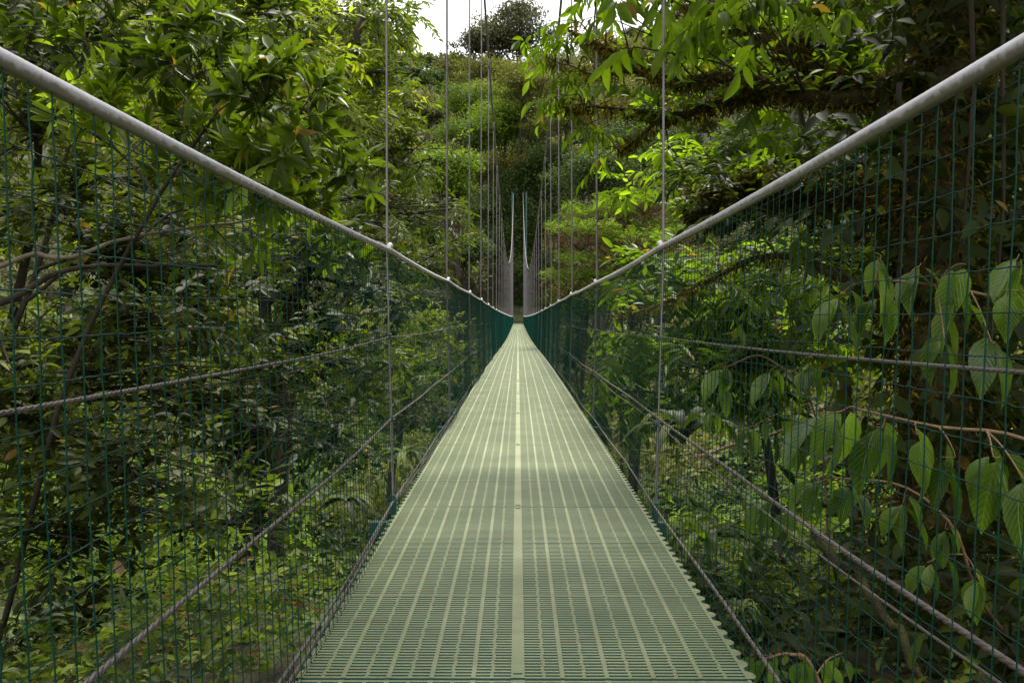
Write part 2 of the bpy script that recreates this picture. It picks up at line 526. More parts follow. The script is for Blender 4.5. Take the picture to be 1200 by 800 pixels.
boxes(gp, c, (.0038, pitch / 2 - .0042, .0018))
boxes(gp, [(0, .58, -.0125 + .0006), (0, 1.18, -.0125 + .0009)], ((xr - xl) / 2 - .004, .0042, .0122))
# scalloped edge strips
for s, e in ((-1, xl), (1, xr)):
    n = int(PL / .0056)
    ys = np.linspace(.001, PL - .001, n)
    ph = np.mod(ys / .068, 1)
    outw = np.where(ph < .62, .013 * np.sin(ph / .62 * math.pi) ** .6, -.004 + 0 * ph)
    inn = np.full(n, e - s * .006)
    ot = e + s * (.006 + outw)
    zt, zb = np.full(n, .0004), np.full(n, -.026)
    ring = np.stack([np.stack([inn, ys, zb], -1), np.stack([inn, ys, zt], -1), np.stack([ot, ys, zt], -1), np.stack([ot, ys, zb], -1)], 1)
    i = np.arange(n - 1)[:, None] * 4
    j = np.arange(4)[None]
    jn = (j + 1) % 4
    gp.add(ring, np.stack([i + j, i + 4 + j, i + 4 + jn, i + jn], -1).reshape(-1, 4))
panel_mesh = gp.mesh('deck_panel', M_['deck'], smooth=False, attrs=False)
y = -1.56
while y < 93:
    o = bpy.data.objects.new('deck_panel', panel_mesh)
    COL.objects.link(o)
    z0, z1 = float(deck_z(y)), float(deck_z(y + PL))
    o.parent = bridge
    o.location = Vector((0, y, z0 + .8))
    o.rotation_euler = (math.atan2(z1 - z0, PL), 0, 0)
    y += PL + .004

# cross beams under the deck, at each hanger and half way
g = Geo()
boxes(g, [(0, 0, 0)], (.585, .022, .03))
beam_mesh = g.mesh('cross_beam', M_['teal'], smooth=False, attrs=False)
for yb in HY:
    o = bpy.data.objects.new('cross_beam', beam_mesh)
    COL.objects.link(o); o.parent = bridge
    o.location = Vector((0, float(yb), float(deck_z(yb)) - .062 + .8))

# handrails ---------------------------------------------------------
for s in (-1, 1):
    ys = np.linspace(-1.5, 95, 1400)
    g = Geo()
    P = np.stack([side_x(ys, s), ys, rail_z(ys, s)], -1)
    tubes(g, P, np.full(len(ys), .0102 if s < 0 else .0121), 16)
    g.build('handrail', M_['rail'], bridge)

# mesh sides: one panel per span ------------------------------------
def net_panel(y0, y1, s, near):
    g = Geo()
    wr = .00092
    st = .0480
    ny = max(2, int(round((y1 - y0) / st)))
    vs = y0 + (np.arange(ny) + .5) * (y1 - y0) / ny
    t = np.linspace(.004, 1., 25 if near else 7)
    Y = np.repeat(vs[:, None], len(t), 1)
    Tt = np.repeat(t[None], ny, 0)
    P = net_pt(Y, Tt, s)
    if near:
        P[..., 1] += RNG.normal(0, .0007, P.shape[:2])
        P[..., 0] += RNG.normal(0, .0006, P.shape[:2])
    P[..., 1] += .010 * np.sin(Tt * 2.6 + RNG.uniform(0, 6)) * Tt
    tubes(g, P, wr * 1.12, 5 if near else 3)
    nr = 22
    hs = (np.arange(nr) + .6) / nr
    m = (ny * 2 if near else 12)
    yv = np.linspace(y0, y1, m)
    Y = np.repeat(yv[None], nr, 0)
    Tt = np.repeat(hs[:, None], m, 1)
    P = net_pt(Y, Tt, s)
    P[..., 2] += .004 * np.sin(Y * 4.1 + hs[:, None] * 3) + (.0006 * np.where(np.arange(m) % 2, 1, -1)[None, :] + RNG.normal(0, .0005, P.shape[:2]) if near else 0)
    P[..., 0] += s * .0022
    tubes(g, P, wr, 5 if near else 3)
    return g


for s in (-1, 1):
    for a, b in zip(HY[:-1], HY[1:]):
        if b < -1.4: continue
        net_panel(max(a, -1.4), b, s, b < 16).build('mesh_panel', M_['wire'], bridge)

# longitudinal stay ropes, three strands twisted near the camera -----
def rope(pts_fn, y0, y1, r, part='side_rope'):
    g = Geo()
    yn = min(12., y1)
    if y0 < 12:
        n = int((yn - y0) / .008)
        ys = np.linspace(y0, yn, n)
        P = pts_fn(ys)
        a = ys / (r * 11) * 2 * math.pi
        for k in range(3):
            A = a + k * 2.094
            Q = P + np.stack([np.cos(A), 0 * A, np.sin(A)], -1) * r * .36
            tubes(g, Q, np.full(n, r * .56), 5)
    if y1 > 12:
        ys = np.linspace(12, y1, 300)
        tubes(g, pts_fn(ys), np.full(300, r), 6)
    return g.build(part, M_['rope'], bridge)


def side_fn(s, t, dx=0., sagk=.003):
    def fn(ys):
        P = net_pt(ys, np.full_like(ys, t), s)
        ph = np.mod(ys - HY[0], 3.02) / 3.02
        P[:, 2] -= sagk * 4 * ph * (1 - ph)
        P[:, 0] += s * (.008 + dx)
        return P
    return fn


for s, ts in ((-1, (.325, .632, .94)), (1, (.315, .600, .915))):
    rope(side_fn(s, ts[0]), -1.5, 95, .0036)
    rope(side_fn(s, ts[1]), -1.5, 95, .0052)
    rope(side_fn(s, ts[2]), -1.5, 95, .0056)
rope(side_fn(-1, .965, .012, .022), -1.5, 30, .0050)
rope(side_fn(1, .625, .010, .020), -1.5, 24, .0026)

# main cables --------------------------------------------------------
for s in (-1, 1):
    ys = np.linspace(-2, 100, 400)
    g = Geo()
    zz = main_cable_z(ys, s)
    tubes(g, np.stack([np.full_like(ys, XS[s] * .99), ys, zz], -1), np.full(400, .017), 8)
    g.build('main_cable', M_['rod'], bridge)

# hangers: rod with a rail clamp, ties and a foot sleeve --------------
g = Geo()
a = np.linspace(-1, 1, 9)
tubes(g, np.stack([0 * a, a * .030, .004 + .014 * (1 - a ** 2)], -1), .004 + .0085 * np.sqrt(1 - a ** 2 * .92), 10, cap=True)
clamp_mesh = g.mesh('rail_clamp', M_['clamp'], attrs=False)
g = Geo()
th = np.linspace(0, 4 * math.pi, 24)
tubes(g, np.stack([.013 * np.cos(th), .013 * np.sin(th), np.linspace(-.012, .012, 24)], -1), np.full(24, .0028), 5)
tubes(g, [[(0, -.02, .0), (.006, -.012, .004), (.004, .012, .002), (0, .03, -.012)]], .0028, 5)
tie_mesh = g.mesh('wire_tie', M_['teal'], attrs=False)
g = Geo()
boxes(g, [(0, 0, -.03)], (.010, .010, .06))
boxes(g, [(0, 0, .032), (0, 0, -.09)], (.015, .015, .003))
foot_mesh = g.mesh('foot_sleeve', M_['teal'], smooth=False, attrs=False)
g = Geo()
tubes(g, [[(0, 0, .10), (0, 0, .04), (0, 0, -.04), (0, 0, -.10)]], [.008, .016, .016, .008], 8, cap=True)
grip_mesh = g.mesh('cable_grip', M_['rope'], attrs=False)
for s in (-1, 1):
    for i, yb in enumerate(HY):
        if yb < 0: continue
        zt, zd = float(main_cable_z(yb, s)), float(deck_z(yb))
        x = XS[s] * 1.0 + s * .012
        g = Geo()
        zs = np.array([zd - .06, float(rail_z(yb, s)) - .02, zt])
        xb = XS[s] * .955
        tubes(g, [[(xb + s * .012, yb, zs[0]), (x, yb, zs[1]), (XS[s] * .99, yb, zs[2])]], .0050 if yb < 5 else .0075, 8)
        h = g.build('hanger_rod', M_['rod'], bridge)
        zr = float(rail_z(yb, s))
        lst = [('rail_clamp', clamp_mesh, (XS[s], yb, zr)), ('foot_sleeve', foot_mesh, (xb + s * .012, yb, zd + .01)), ('cable_grip', grip_mesh, (XS[s] * .99, yb, zt - .1))]
        if yb < 22:
            for t in (.325, .635, .93):
                p = net_pt(np.array([yb]), np.array([t]), s)[0]
                lst.append(('wire_tie', tie_mesh, (p[0] + s * .01, yb, p[2])))
        for nm, me, lo in lst:
            o = bpy.data.objects.new(nm, me)
            COL.objects.link(o); o.parent = h
            o.location = Vector((float(lo[0]), float(lo[1]), float(lo[2])))

# far tower ----------------------------------------------------------
tower = Geo()
for x in (-.62, .90):
    boxes(tower, [(x, 99, 4.6)], (.075, .10, 8.3))
boxes(tower, [(0, 97.2, -1.30)], (1.3, 3.4, .06))
tw = tower.build('bridge_tower', M_['teal'], bridge, smooth=False, attrs=False)

# ------------------------------------------------------------------ terrain
def ground_z(x, y):
    base = np.interp(y, [-30, -6, 0, 3, 6, 10, 15, 25, 45, 65, 85, 96, 110, 140, 180, 260, 400],
                     [-1.0, -1.2, -1.1, -1.22, -1.8, -3.1, -5.2, -9.5, -15, -13, -6, -1.5, 4, 17, 33, 62, 80])
    near = np.clip((30 - y) / 25, 0, 1)
    left = np.clip(-x - .8, 0, 9)
    base = base - near * .38 * left * np.clip(1.1 - .02 * y, .3, 1)
    rt = np.clip(x - 1.2, 0, 6)
    base = base - near * .10 * rt
    wide = np.clip(np.abs(x) - 13, 0, 200)
    base = base + wide * .42
    bump = .18 * fbm(x * .55, y * .55, 3) + .04 * fbm(x * 2.3, y * 2.3, 4)
    return base + bump * np.clip(np.abs(x) * .8, .15, 1.6)


def axis(lo, hi, fine_lo, fine_hi, step, grow):
    v = list(np.arange(fine_lo, fine_hi, step))
    s, p = step, fine_hi
    while p < hi:
        v.append(p); s *= grow; p += s
    v.append(hi)
    s, p = step, fine_lo
    lo_v = []
    while p > lo:
        s *= grow; p -= s; lo_v.append(max(p, lo))
    return np.array(sorted(set(lo_v)) + v)


gx, gy = axis(-260, 260, -14, 10, .14, 1.07), axis(-60, 420, -2, 22, .14, 1.06)
X, Y = np.meshgrid(gx, gy)
Z = ground_z(X, Y)
g = Geo()
nx, nyy = len(gx), len(gy)
i = np.arange(nyy - 1)[:, None] * nx
j = np.arange(nx - 1)[None]
g.add(np.stack([X, Y, Z], -1), np.stack([i + j, i + j + 1, i + nx + j + 1, i + nx + j], -1).reshape(-1, 4))
tag(g.build('ground', M_['soil']), 'steep forest floor of dark soil and moss below the bridge', kind='structure')

# ------------------------------------------------------------------ trees
def grow(gw, gl, trunk, tr, lobes, sp, K=24, moss=None, subr=.018, limb_r=.4, knock=None):
    """trunk: points; tr radius base; lobes: (centre, radii, n_sub, n_twigs)"""
    tp = smooth_line(trunk, K)
    h = np.linspace(0, 1, K)
    tp = tp + np.stack([wob(h * 7, 5 + int(RNG.integers(99)), tr * .5), wob(h * 7, 50 + int(RNG.integers(99)), tr * .5), 0 * h], -1) * (h > .02)[:, None]
    ra = tr * (1 - .72 * h) * (1 + .5 * np.exp(-h * 16))
    tubes(gw, tp, ra, 12)
    for (c, R_, nsub, ntw) in lobes:
        c = np.asarray(c, float); R_ = np.asarray(R_, float)
        dd = np.linalg.norm(tp - c, axis=1) + .8 * np.maximum(0, tp[:, 2] - c[2] + .2 * R_[2])
        k = int(np.argmin(dd + 99 * (h < .12)))
        a = tp[k]
        L = np.linalg.norm(c - a)
        m1 = a + (c - a) * .35 + np.array([0, 0, .10 * L]) + RNG.normal(0, .06 * L, 3)
        m2 = a + (c - a) * .7 + RNG.normal(0, .06 * L, 3)
        lp = smooth_line([a, m1, m2, c + (c - a) / max(L, .01) * R_.mean() * .3], 14)
        r0 = min(ra[k] * .7, max(.012, L * .02 + subr * .8))
        lr = r0 * (1 - .75 * np.linspace(0, 1, 14))
        tubes(gw, lp, lr, 7)
        u = rdir(nsub) * (RNG.uniform(.35, 1., (nsub, 1)) ** .5)
        e = c + u * R_
        kk = RNG.integers(4, 14, nsub)
        s = lp[kk]
        mid = (s + e) / 2 + RNG.normal(0, .12, (nsub, 3)) * R_ * .5
        w = np.linspace(0, 1, 6)[None, :, None]
        SP = (1 - w) ** 2 * s[:, None] + 2 * w * (1 - w) * mid[:, None] + w ** 2 * e[:, None]
        sr = np.minimum(lr[kk] * .75, subr)[:, None] * (1 - .75 * np.linspace(0, 1, 6))[None]
        okm = ~corridor(e) & ~corridor(SP[:, 3])
        if okm.any():
            tubes(gw, SP[okm], sr[okm], 5)
        SPo = SP[okm] if okm.any() else SP
        q = RNG.integers(0, len(SPo), ntw)
        tt = RNG.uniform(1.2, 5, ntw)
        i0 = np.minimum(tt.astype(int), 4); fr = (tt - i0)[:, None]
        B = SPo[q, i0] * (1 - fr) + SPo[q, i0 + 1] * fr
        out = nrm(B - c)
        T = out * sp.get('out', .7) + rdir(ntw) * .8 + np.array([0, 0, 1.]) * sp.get('up', .25)
        Lt = sp['twig'] * RNG.uniform(.6, 1.3, ntw)
        clump = np.clip(.5 + .3 * RNG.normal() + .22 * RNG.normal(size=ntw), 0, 1)
        sprays(gl, gw, B, T, Lt, sp, clump)
    return tp


def tree(name, label, cat, trunk, tr, lobes, sp, leafmat, bark='bark', group=None, **kw):
    gw, gl = Geo(), Geo()
    t0 = np.asarray(trunk[0], float)
    grow(gw, gl, trunk, tr, lobes, sp, **kw)
    e = empty(name, t0, label, cat, group)
    gw.build('trunk' if cat == 'tree' else 'stem', M_[bark], e)
    gl.build('crown' if cat == 'tree' else 'foliage', M_[leafmat], e)
    return e


def lobe(px, py, D, rx, ry, rd, nsub, ntw):
    return (at(px, py, D), (rx * D / F, rd, ry * D / F), nsub, ntw)


def gpt(x, y):
    return np.array([x, y, float(ground_z(np.array(x), np.array(y))) - .1])


SP_ROS = dict(k=8, size=.125, w=.17, ang=52, twig=.16, mode='rosette', droop=.1, nup=.8, up=.7, tmpl=T_MID, tr=.004)
SP_DARK = dict(k=7, size=.095, w=.215, ang=55, twig=.22, droop=.25, nup=1.2, tmpl=T_MID, tr=.003)
SP_FINE = dict(k=9, size=.15, w=.15, ang=50, twig=.42, droop=.45, nup=.9, up=.1, tmpl=T_MID, tr=.006, sag=.35)
SP_HANG = dict(k=8, size=.125, w=.17, ang=45, twig=.20, mode='alt', droop=1.1, nup=.6, up=.0, sag=.4, tmpl=T_BIG, tr=.003)

# --- left bank
tree('broadleaf_tree', 'near tree with glossy leaf rosettes rising over the left handrail', 'tree',
     [gpt(-3.9, 6.0), (-3.3, 5.6, -2.2), (-2.5, 5.0, -.4), (-1.9, 4.7, .5), (-1.5, 4.6, 1.0)], .024,
     [lobe(345, 130, 4.4, 75, 45, .35, 14, 46), lobe(240, 80, 4.9, 85, 60, .5, 16, 60), lobe(300, 215, 4.7, 80, 55, .4, 16, 54),
      lobe(140, 30, 5.2, 90, 50, .5, 14, 60), lobe(210, 180, 5.3, 70, 50, .5, 12, 46), lobe(410, 215, 5.2, 40, 45, .4, 9, 26),
      lobe(60, 120, 5.0, 80, 60, .5, 14, 50), lobe(380, 300, 5.6, 60, 40, .4, 9, 26)], SP_ROS, 'leaf_rosette', subr=.010)
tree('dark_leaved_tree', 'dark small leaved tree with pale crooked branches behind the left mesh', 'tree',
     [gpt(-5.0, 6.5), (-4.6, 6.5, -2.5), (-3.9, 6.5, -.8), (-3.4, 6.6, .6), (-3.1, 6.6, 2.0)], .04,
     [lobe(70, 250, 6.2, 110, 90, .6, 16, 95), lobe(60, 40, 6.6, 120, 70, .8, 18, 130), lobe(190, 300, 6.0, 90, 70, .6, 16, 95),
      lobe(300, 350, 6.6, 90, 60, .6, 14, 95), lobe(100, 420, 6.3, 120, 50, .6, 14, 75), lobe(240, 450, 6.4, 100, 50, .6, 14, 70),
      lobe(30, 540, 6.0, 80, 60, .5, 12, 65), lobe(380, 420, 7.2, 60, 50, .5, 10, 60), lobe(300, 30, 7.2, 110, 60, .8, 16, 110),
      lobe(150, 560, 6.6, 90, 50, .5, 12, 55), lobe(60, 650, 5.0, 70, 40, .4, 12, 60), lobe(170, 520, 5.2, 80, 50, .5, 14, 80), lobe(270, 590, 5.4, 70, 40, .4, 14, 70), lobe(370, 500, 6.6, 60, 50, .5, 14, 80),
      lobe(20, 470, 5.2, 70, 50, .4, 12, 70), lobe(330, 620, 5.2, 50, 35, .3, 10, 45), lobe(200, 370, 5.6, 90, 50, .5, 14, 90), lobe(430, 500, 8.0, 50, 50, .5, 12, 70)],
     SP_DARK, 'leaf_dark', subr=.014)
tree('spreading_tree', 'bushy yellow green tree filling the space behind the left handrail', 'tree',
     [gpt(-6.5, 10.5), (-6.2, 10.5, -2), (-5.6, 10.4, 1), (-5.2, 10.4, 4)], .09,
     [lobe(80, 60, 10, 120, 100, 1.4, 18, 170), lobe(230, 70, 11, 120, 90, 1.4, 18, 170), lobe(350, 60, 11.5, 90, 90, 1.2, 16, 150),
      lobe(120, 240, 10.5, 120, 90, 1.2, 18, 150), lobe(290, 240, 11, 110, 80, 1.2, 16, 150), lobe(390, 200, 12, 70, 80, 1.0, 12, 110),
      lobe(60, 400, 10.5, 110, 70, 1.0, 14, 110), lobe(200, 410, 11, 110, 60, 1., 14, 110), lobe(10, 130, 9.5, 80, 140, 1.2, 14, 110)],
     dict(SP_DARK, size=.13, twig=.32, k=8, w=.17), 'leaf_fine', subr=.02)
tree('tall_leafy_tree', 'tall drooping leaved tree beside the first left hanger rod', 'tree',
     [gpt(-4.6, 17), (-4.4, 17, -3), (-4.0, 17, 1), (-3.2, 17, 4), (-2.7, 17, 6.5)], .20,
     [lobe(430, 30, 17, 75, 60, 1.6, 16, 150), lobe(470, 90, 17, 55, 50, 1.4, 14, 110), lobe(430, 150, 16.5, 70, 60, 1.5, 16, 140),
      lobe(490, 190, 17, 45, 45, 1.4, 14, 100), lobe(440, 250, 16, 65, 50, 1.4, 16, 120), lobe(520, 245, 18, 40, 35, 1.4, 12, 90),
      lobe(380, 110, 16, 60, 80, 1.4, 14, 120), lobe(500, 300, 18, 45, 30, 1.2, 12, 80), lobe(470, 20, 18, 40, 35, 1.2, 10, 60),
      lobe(350, 20, 18, 60, 50, 1.2, 10, 90)],
     SP_FINE, 'leaf_fine', subr=.03)
tree('understory_tree', 'slim yellow green tree seen through the left mesh near the third hanger', 'tree',
     [gpt(-3.6, 24), (-3.4, 24, -5), (-3.0, 24, -2.5), (-2.8, 24, -.5)], .14,
     [lobe(510, 395, 24, 60, 35, 1.6, 14, 110), lobe(460, 360, 23, 60, 40, 1.6, 14, 100), lobe(540, 430, 26, 40, 35, 1.4, 12, 80),
      lobe(480, 450, 22, 50, 40, 1.4, 12, 90), lobe(420, 400, 22, 60, 40, 1.4, 12, 80)],
     dict(SP_FINE, size=.17), 'leaf_fine', subr=.03)
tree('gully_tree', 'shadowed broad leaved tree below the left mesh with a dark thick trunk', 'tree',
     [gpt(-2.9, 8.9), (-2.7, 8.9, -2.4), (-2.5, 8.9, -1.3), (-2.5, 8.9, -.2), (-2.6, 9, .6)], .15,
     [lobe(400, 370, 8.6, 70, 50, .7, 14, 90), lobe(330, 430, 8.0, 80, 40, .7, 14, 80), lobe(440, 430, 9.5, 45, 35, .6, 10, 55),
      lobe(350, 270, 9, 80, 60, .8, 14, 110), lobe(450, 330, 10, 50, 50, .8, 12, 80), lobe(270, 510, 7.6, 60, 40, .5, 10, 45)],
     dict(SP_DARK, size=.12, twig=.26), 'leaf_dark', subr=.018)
# --- right bank: big mossy tree overhanging the rail
gw, gl = Geo(), Geo()
trunkp = [gpt(2.0, 4.4), at(1100, 520, 4.3), at(1085, 330, 4.3), at(1095, 150, 4.4), at(1120, -30, 4.5), at(1100, -300, 4.7)]
tp = smooth_line(trunkp, 40)
h = np.linspace(0, 1, 40)
tubes(gw, tp, (.155 - .05 * h) * (1 + .9 * np.exp(-h * 9)) * (1 + .16 * wob(h * 40, 9)), 18)
limbs = [
    ([at(1098, 60, 4.4), at(1010, 118, 4.5), at(930, 112, 4.6), at(870, 92, 4.8), at(790, 96, 5.0), at(735, 70, 5.2), at(665, 38, 5.4)], .055),
    ([at(1095, 90, 4.4), at(1000, 108, 4.6), at(930, 78, 4.8), at(880, 40, 5.0), at(820, 10, 5.2), at(740, -10, 5.4)], .060),
    ([at(930, 108, 4.7), at(870, 118, 4.9), at(830, 128, 5.0), at(775, 136, 5.1), at(700, 128, 5.3), at(655, 128, 5.4)], .034),
    ([at(830, 130, 5.0), at(780, 140, 5.1), at(745, 166, 5.1), at(725, 178, 5.2)], .018),
    ([at(790, 96, 5.0), at(735, 88, 5.2), at(690, 90, 5.3), at(640, 70, 5.5)], .016),
    ([at(1090, 260, 4.3), at(1010, 232, 4.6), at(930, 226, 5.0), at(860, 240, 5.3), at(815, 262, 5.5)], .085),
    ([at(1085, 380, 4.2), at(1000, 330, 4.6), at(900, 300, 5.2), at(840, 322, 5.6), at(790, 350, 6.0), at(720, 372, 6.4)], .030),
]
LP = []
for p, r0 in limbs:
    l = smooth_line(p, 30)
    hh = np.linspace(0, 1, 30)
    l = l + np.stack([0 * hh, wob(hh * 12, 3, .02), wob(hh * 14, 8 + len(LP), .018)], -1)
    LP.append(l)
    tubes(gw, l, r0 * .95 * (1 - .8 * hh) * (1 + .22 * wob(hh * 25, 17 + len(LP))), 10)
# twig ends and drooping leaves
def hang_at(px, py, D, n, spread, size=.092, mode=None, T=None):
    n = max(2, int(round(n * (.62 if px < 800 else .8))))
    c = at(px, py, D)
    B = c + RNG.normal(0, 1, (n, 3)) * np.array([spread, spread * .8, spread * .6]) * D / F * 16
    # nearest limb point feeds it
    allp = np.concatenate(LP)
    for b in B[: max(2, n // 3)]:
        q = allp[np.argmin(np.linalg.norm(allp - b, axis=1) + .15 * RNG.random(len(allp)))]
        m = (q + b) / 2 + np.array([0, 0, .04])
        tubes(gw, smooth_line([q, m, b], 8), np.linspace(.006, .0025, 8), 5)
    d = rdir(n) * np.array([1, 1, .35]) + np.array([-.55, .1, .1]) if T is None else rdir(n) * .5 + np.array(T)
    sprays(gl, gw, B, d, RNG.uniform(.10, .26, n), dict(SP_HANG, size=size, mode=mode or 'alt'), RNG.uniform(.25, .9, n))


for a in [(660, 55, 5.4, 5, 1.3), (690, 45, 5.3, 6, 1.3), (640, 65, 5.5, 4, .9), (720, 25, 5.2, 6, 1.6), (760, 40, 5.1, 5, 1.4), (650, 75, 5.4, 4, 1.),
          (655, 122, 5.4, 5, 1.), (680, 118, 5.3, 4, 1.), (672, 132, 5.3, 5, 1.1), (735, 130, 5.2, 4, 1.2), (728, 178, 5.2, 4, .7), (745, 100, 5.2, 4, 1.), (760, 90, 5.1, 3, 1.),
          (800, 20, 5.1, 6, 1.5), (840, 60, 5.0, 5, 1.5), (830, 95, 5.0, 4, 1.5), (880, 150, 4.9, 5, 1.4), (920, 45, 4.8, 7, 2.), (960, 15, 4.8, 7, 2.),
          (980, 60, 4.8, 5, 1.6), (1010, 20, 4.7, 6, 2.), (900, 130, 4.9, 4, 1.2), (700, 5, 5.4, 6, 1.8), (760, 0, 5.3, 6, 1.6), (870, 10, 5.0, 8, 1.8), (1150, 40, 4.3, 6, 2.5),
          (680, 70, 5.3, 4, 1.2), (715, 60, 5.2, 4, 1.1), (700, 150, 5.3, 3, .8), (780, 160, 5.1, 3, 1.)]:
    hang_at(*a)
for a in [(800, 12, 3.6, 5, 1.6), (850, 5, 3.5, 6, 1.6), (770, 2, 3.8, 4, 1.4), (900, 12, 3.6, 5, 1.6), (730, -8, 4.0, 4, 1.4)]:
    hang_at(*a, size=.11)
# thin shoots from the mossy limbs carrying small leaves
n = 170
allp = np.concatenate([LP[0][4:24], LP[1][4:26], LP[2][:20], LP[5], LP[6]])
B = allp[RNG.integers(0, len(allp), n)]
sprays(gl, gw, B, rdir(n) * .7 + np.array([-.1, 0, .7]), RNG.uniform(.12, .4, n), dict(SP_DARK, size=.075, k=7), RNG.uniform(.2, .9, n))
n = 330
gc = Geo()
B = tp[RNG.integers(2, 38, n)] + RNG.normal(0, 1, (n, 3)) * np.array([.26, .14, .15])
sprays(gc, gw, B, rdir(n) + np.array([0, -.4, .1]), RNG.uniform(.1, .35, n), dict(SP_DARK, size=.11, k=6, w=.24, droop=.6), RNG.uniform(0, .5, n))
over = [((0, -1.2, 4.4), (2.6, 1.8, .8), 380), ((1.8, 1.8, 3.9), (2.0, 1.8, .8), 260), ((.2, .6, 4.3), (1.8, 1.8, .8), 300), ((-1.6, 1.6, 4.6), (1.8, 1.8, .8), 240),  # unseen overhead boughs, added to shade the near deck
        ((-3.8, .4, 4.6), (1.9, 2.0, .9), 260), ((3.8, 1.6, 4.2), (1.8, 2.0, 1.0), 260), ((1.0, 3.6, 5.0), (1.3, 1.2, .5), 200), ((1.1, 5.4, 5.6), (1.2, 1.2, .5), 170)]
for (c, R_, nt_) in over:
    c = np.array(c)
    l = smooth_line([tp[34], (tp[34] + c) / 2 + np.array([0, 0, .5]), c], 20)
    tubes(gw, l, np.linspace(.07, .02, 20), 8)
    for q in c + rdir(16) * np.array(R_) * .9:
        tubes(gw, smooth_line([l[12], (l[12] + q) / 2, q], 8), np.linspace(.02, .005, 8), 5)
    nt_ = int(nt_ * 1.25)
    B = c + rdir(nt_) * np.array(R_) * RNG.uniform(.2, 1, (nt_, 1)) ** .5
    B = B[(365 - F * B[:, 2] / np.maximum(B[:, 1], .3) < -110)]
    sprays(gl, gw, B, rdir(len(B)) * np.array([1, 1, .4]), RNG.uniform(.15, .35, len(B)), dict(SP_HANG, size=.22, k=9, w=.2, tmpl=T_SM, droop=.4))
n = 420  # extra dark-leaved twigs, added to deepen the shade at upper right
B = np.array([at(px, py, D) for px, py, D in zip(RNG.uniform(930, 1260, n), RNG.uniform(-60, 260, n), RNG.uniform(4.6, 7, n))])
sprays(gc, gw, B, rdir(n) + np.array([0, -.3, .1]), RNG.uniform(.12, .35, n), dict(SP_DARK, size=.12, k=7, w=.2, droop=.6), RNG.uniform(0, .6, n))
n = 110
B = np.array([at(px, py, D) for px, py, D in zip(RNG.uniform(795, 960, n), RNG.uniform(195, 262, n), RNG.uniform(4.9, 5.6, n))])
sprays(gc, gw, B, rdir(n) + np.array([0, -.5, .2]), RNG.uniform(.08, .25, n), dict(SP_DARK, size=.08, k=7, w=.14, droop=.5), RNG.uniform(0, .9, n))
mossy = empty('mossy_tree', trunkp[0], 'large moss draped tree whose limbs reach over the right handrail', 'tree')
gw.build('trunk', M_['bark_moss'], mossy)
gl.build('crown', M_['leaf_bright'], mossy)
gc.build('climber', M_['leaf_dark'], mossy)
# moss cushions along limbs and trunk
gm = Geo()
def moss_along(l, r, n, size, hang=.5):
    q = RNG.integers(0, len(l), n)
    dr = rdir(n); dr[:, 2] = dr[:, 2] - .25
    dr = nrm(dr)
    rr = (r if np.isscalar(r) else r[q][:, None]) * RNG.uniform(.75, 1.35, (n, 1))
    B = l[q] + dr * rr + RNG.normal(0, .012, (n, 3))
    d = dr * .8 + rdir(n) * .7 - np.array([0, 0, 1.]) * hang
    leaves(gm, B, d, rdir(n), RNG.uniform(.5, 1.5, n) * size, .11, T_LOW, np.clip(RNG.normal(.45, .25, n), 0, .95))
for k, (p, r0) in enumerate(limbs):
    moss_along(smooth_line(p, 160), np.linspace(r0 * 1.0, r0 * .5, 160), [3200, 3600, 1500, 400, 300, 5200, 1400][k], .042, .45)
moss_along(smooth_line(trunkp, 300), np.linspace(.26, .15, 300), 9000, .055, .5)
for (px, py, D, rx, ry, n) in [(880, 95, 4.8, .06, .06, 500), (925, 62, 4.7, .07, .08, 700), (860, 228, 5.3, .22, .06, 2600), (815, 244, 5.5, .06, .10, 1200), (845, 250, 5.4, .09, .10, 1200), (935, 222, 5., .20, .05, 2400), (890, 212, 5.2, .12, .05, 900), (985, 100, 4.6, .12, .06, 1300)]:
    c = at(px, py, D)
    u = rdir(n) * RNG.uniform(.4, 1, (n, 1)) ** .4
    leaves(gm, c + u * np.array([rx, rx * .8, ry]), u + rdir(n) * .5 - np.array([0, 0, .8]), rdir(n), RNG.uniform(.02, .07, n), .11, T_LOW, np.clip(RNG.normal(.35, .25, n), 0, .95))
gm.build('moss', M_['leaf_moss'], mossy)

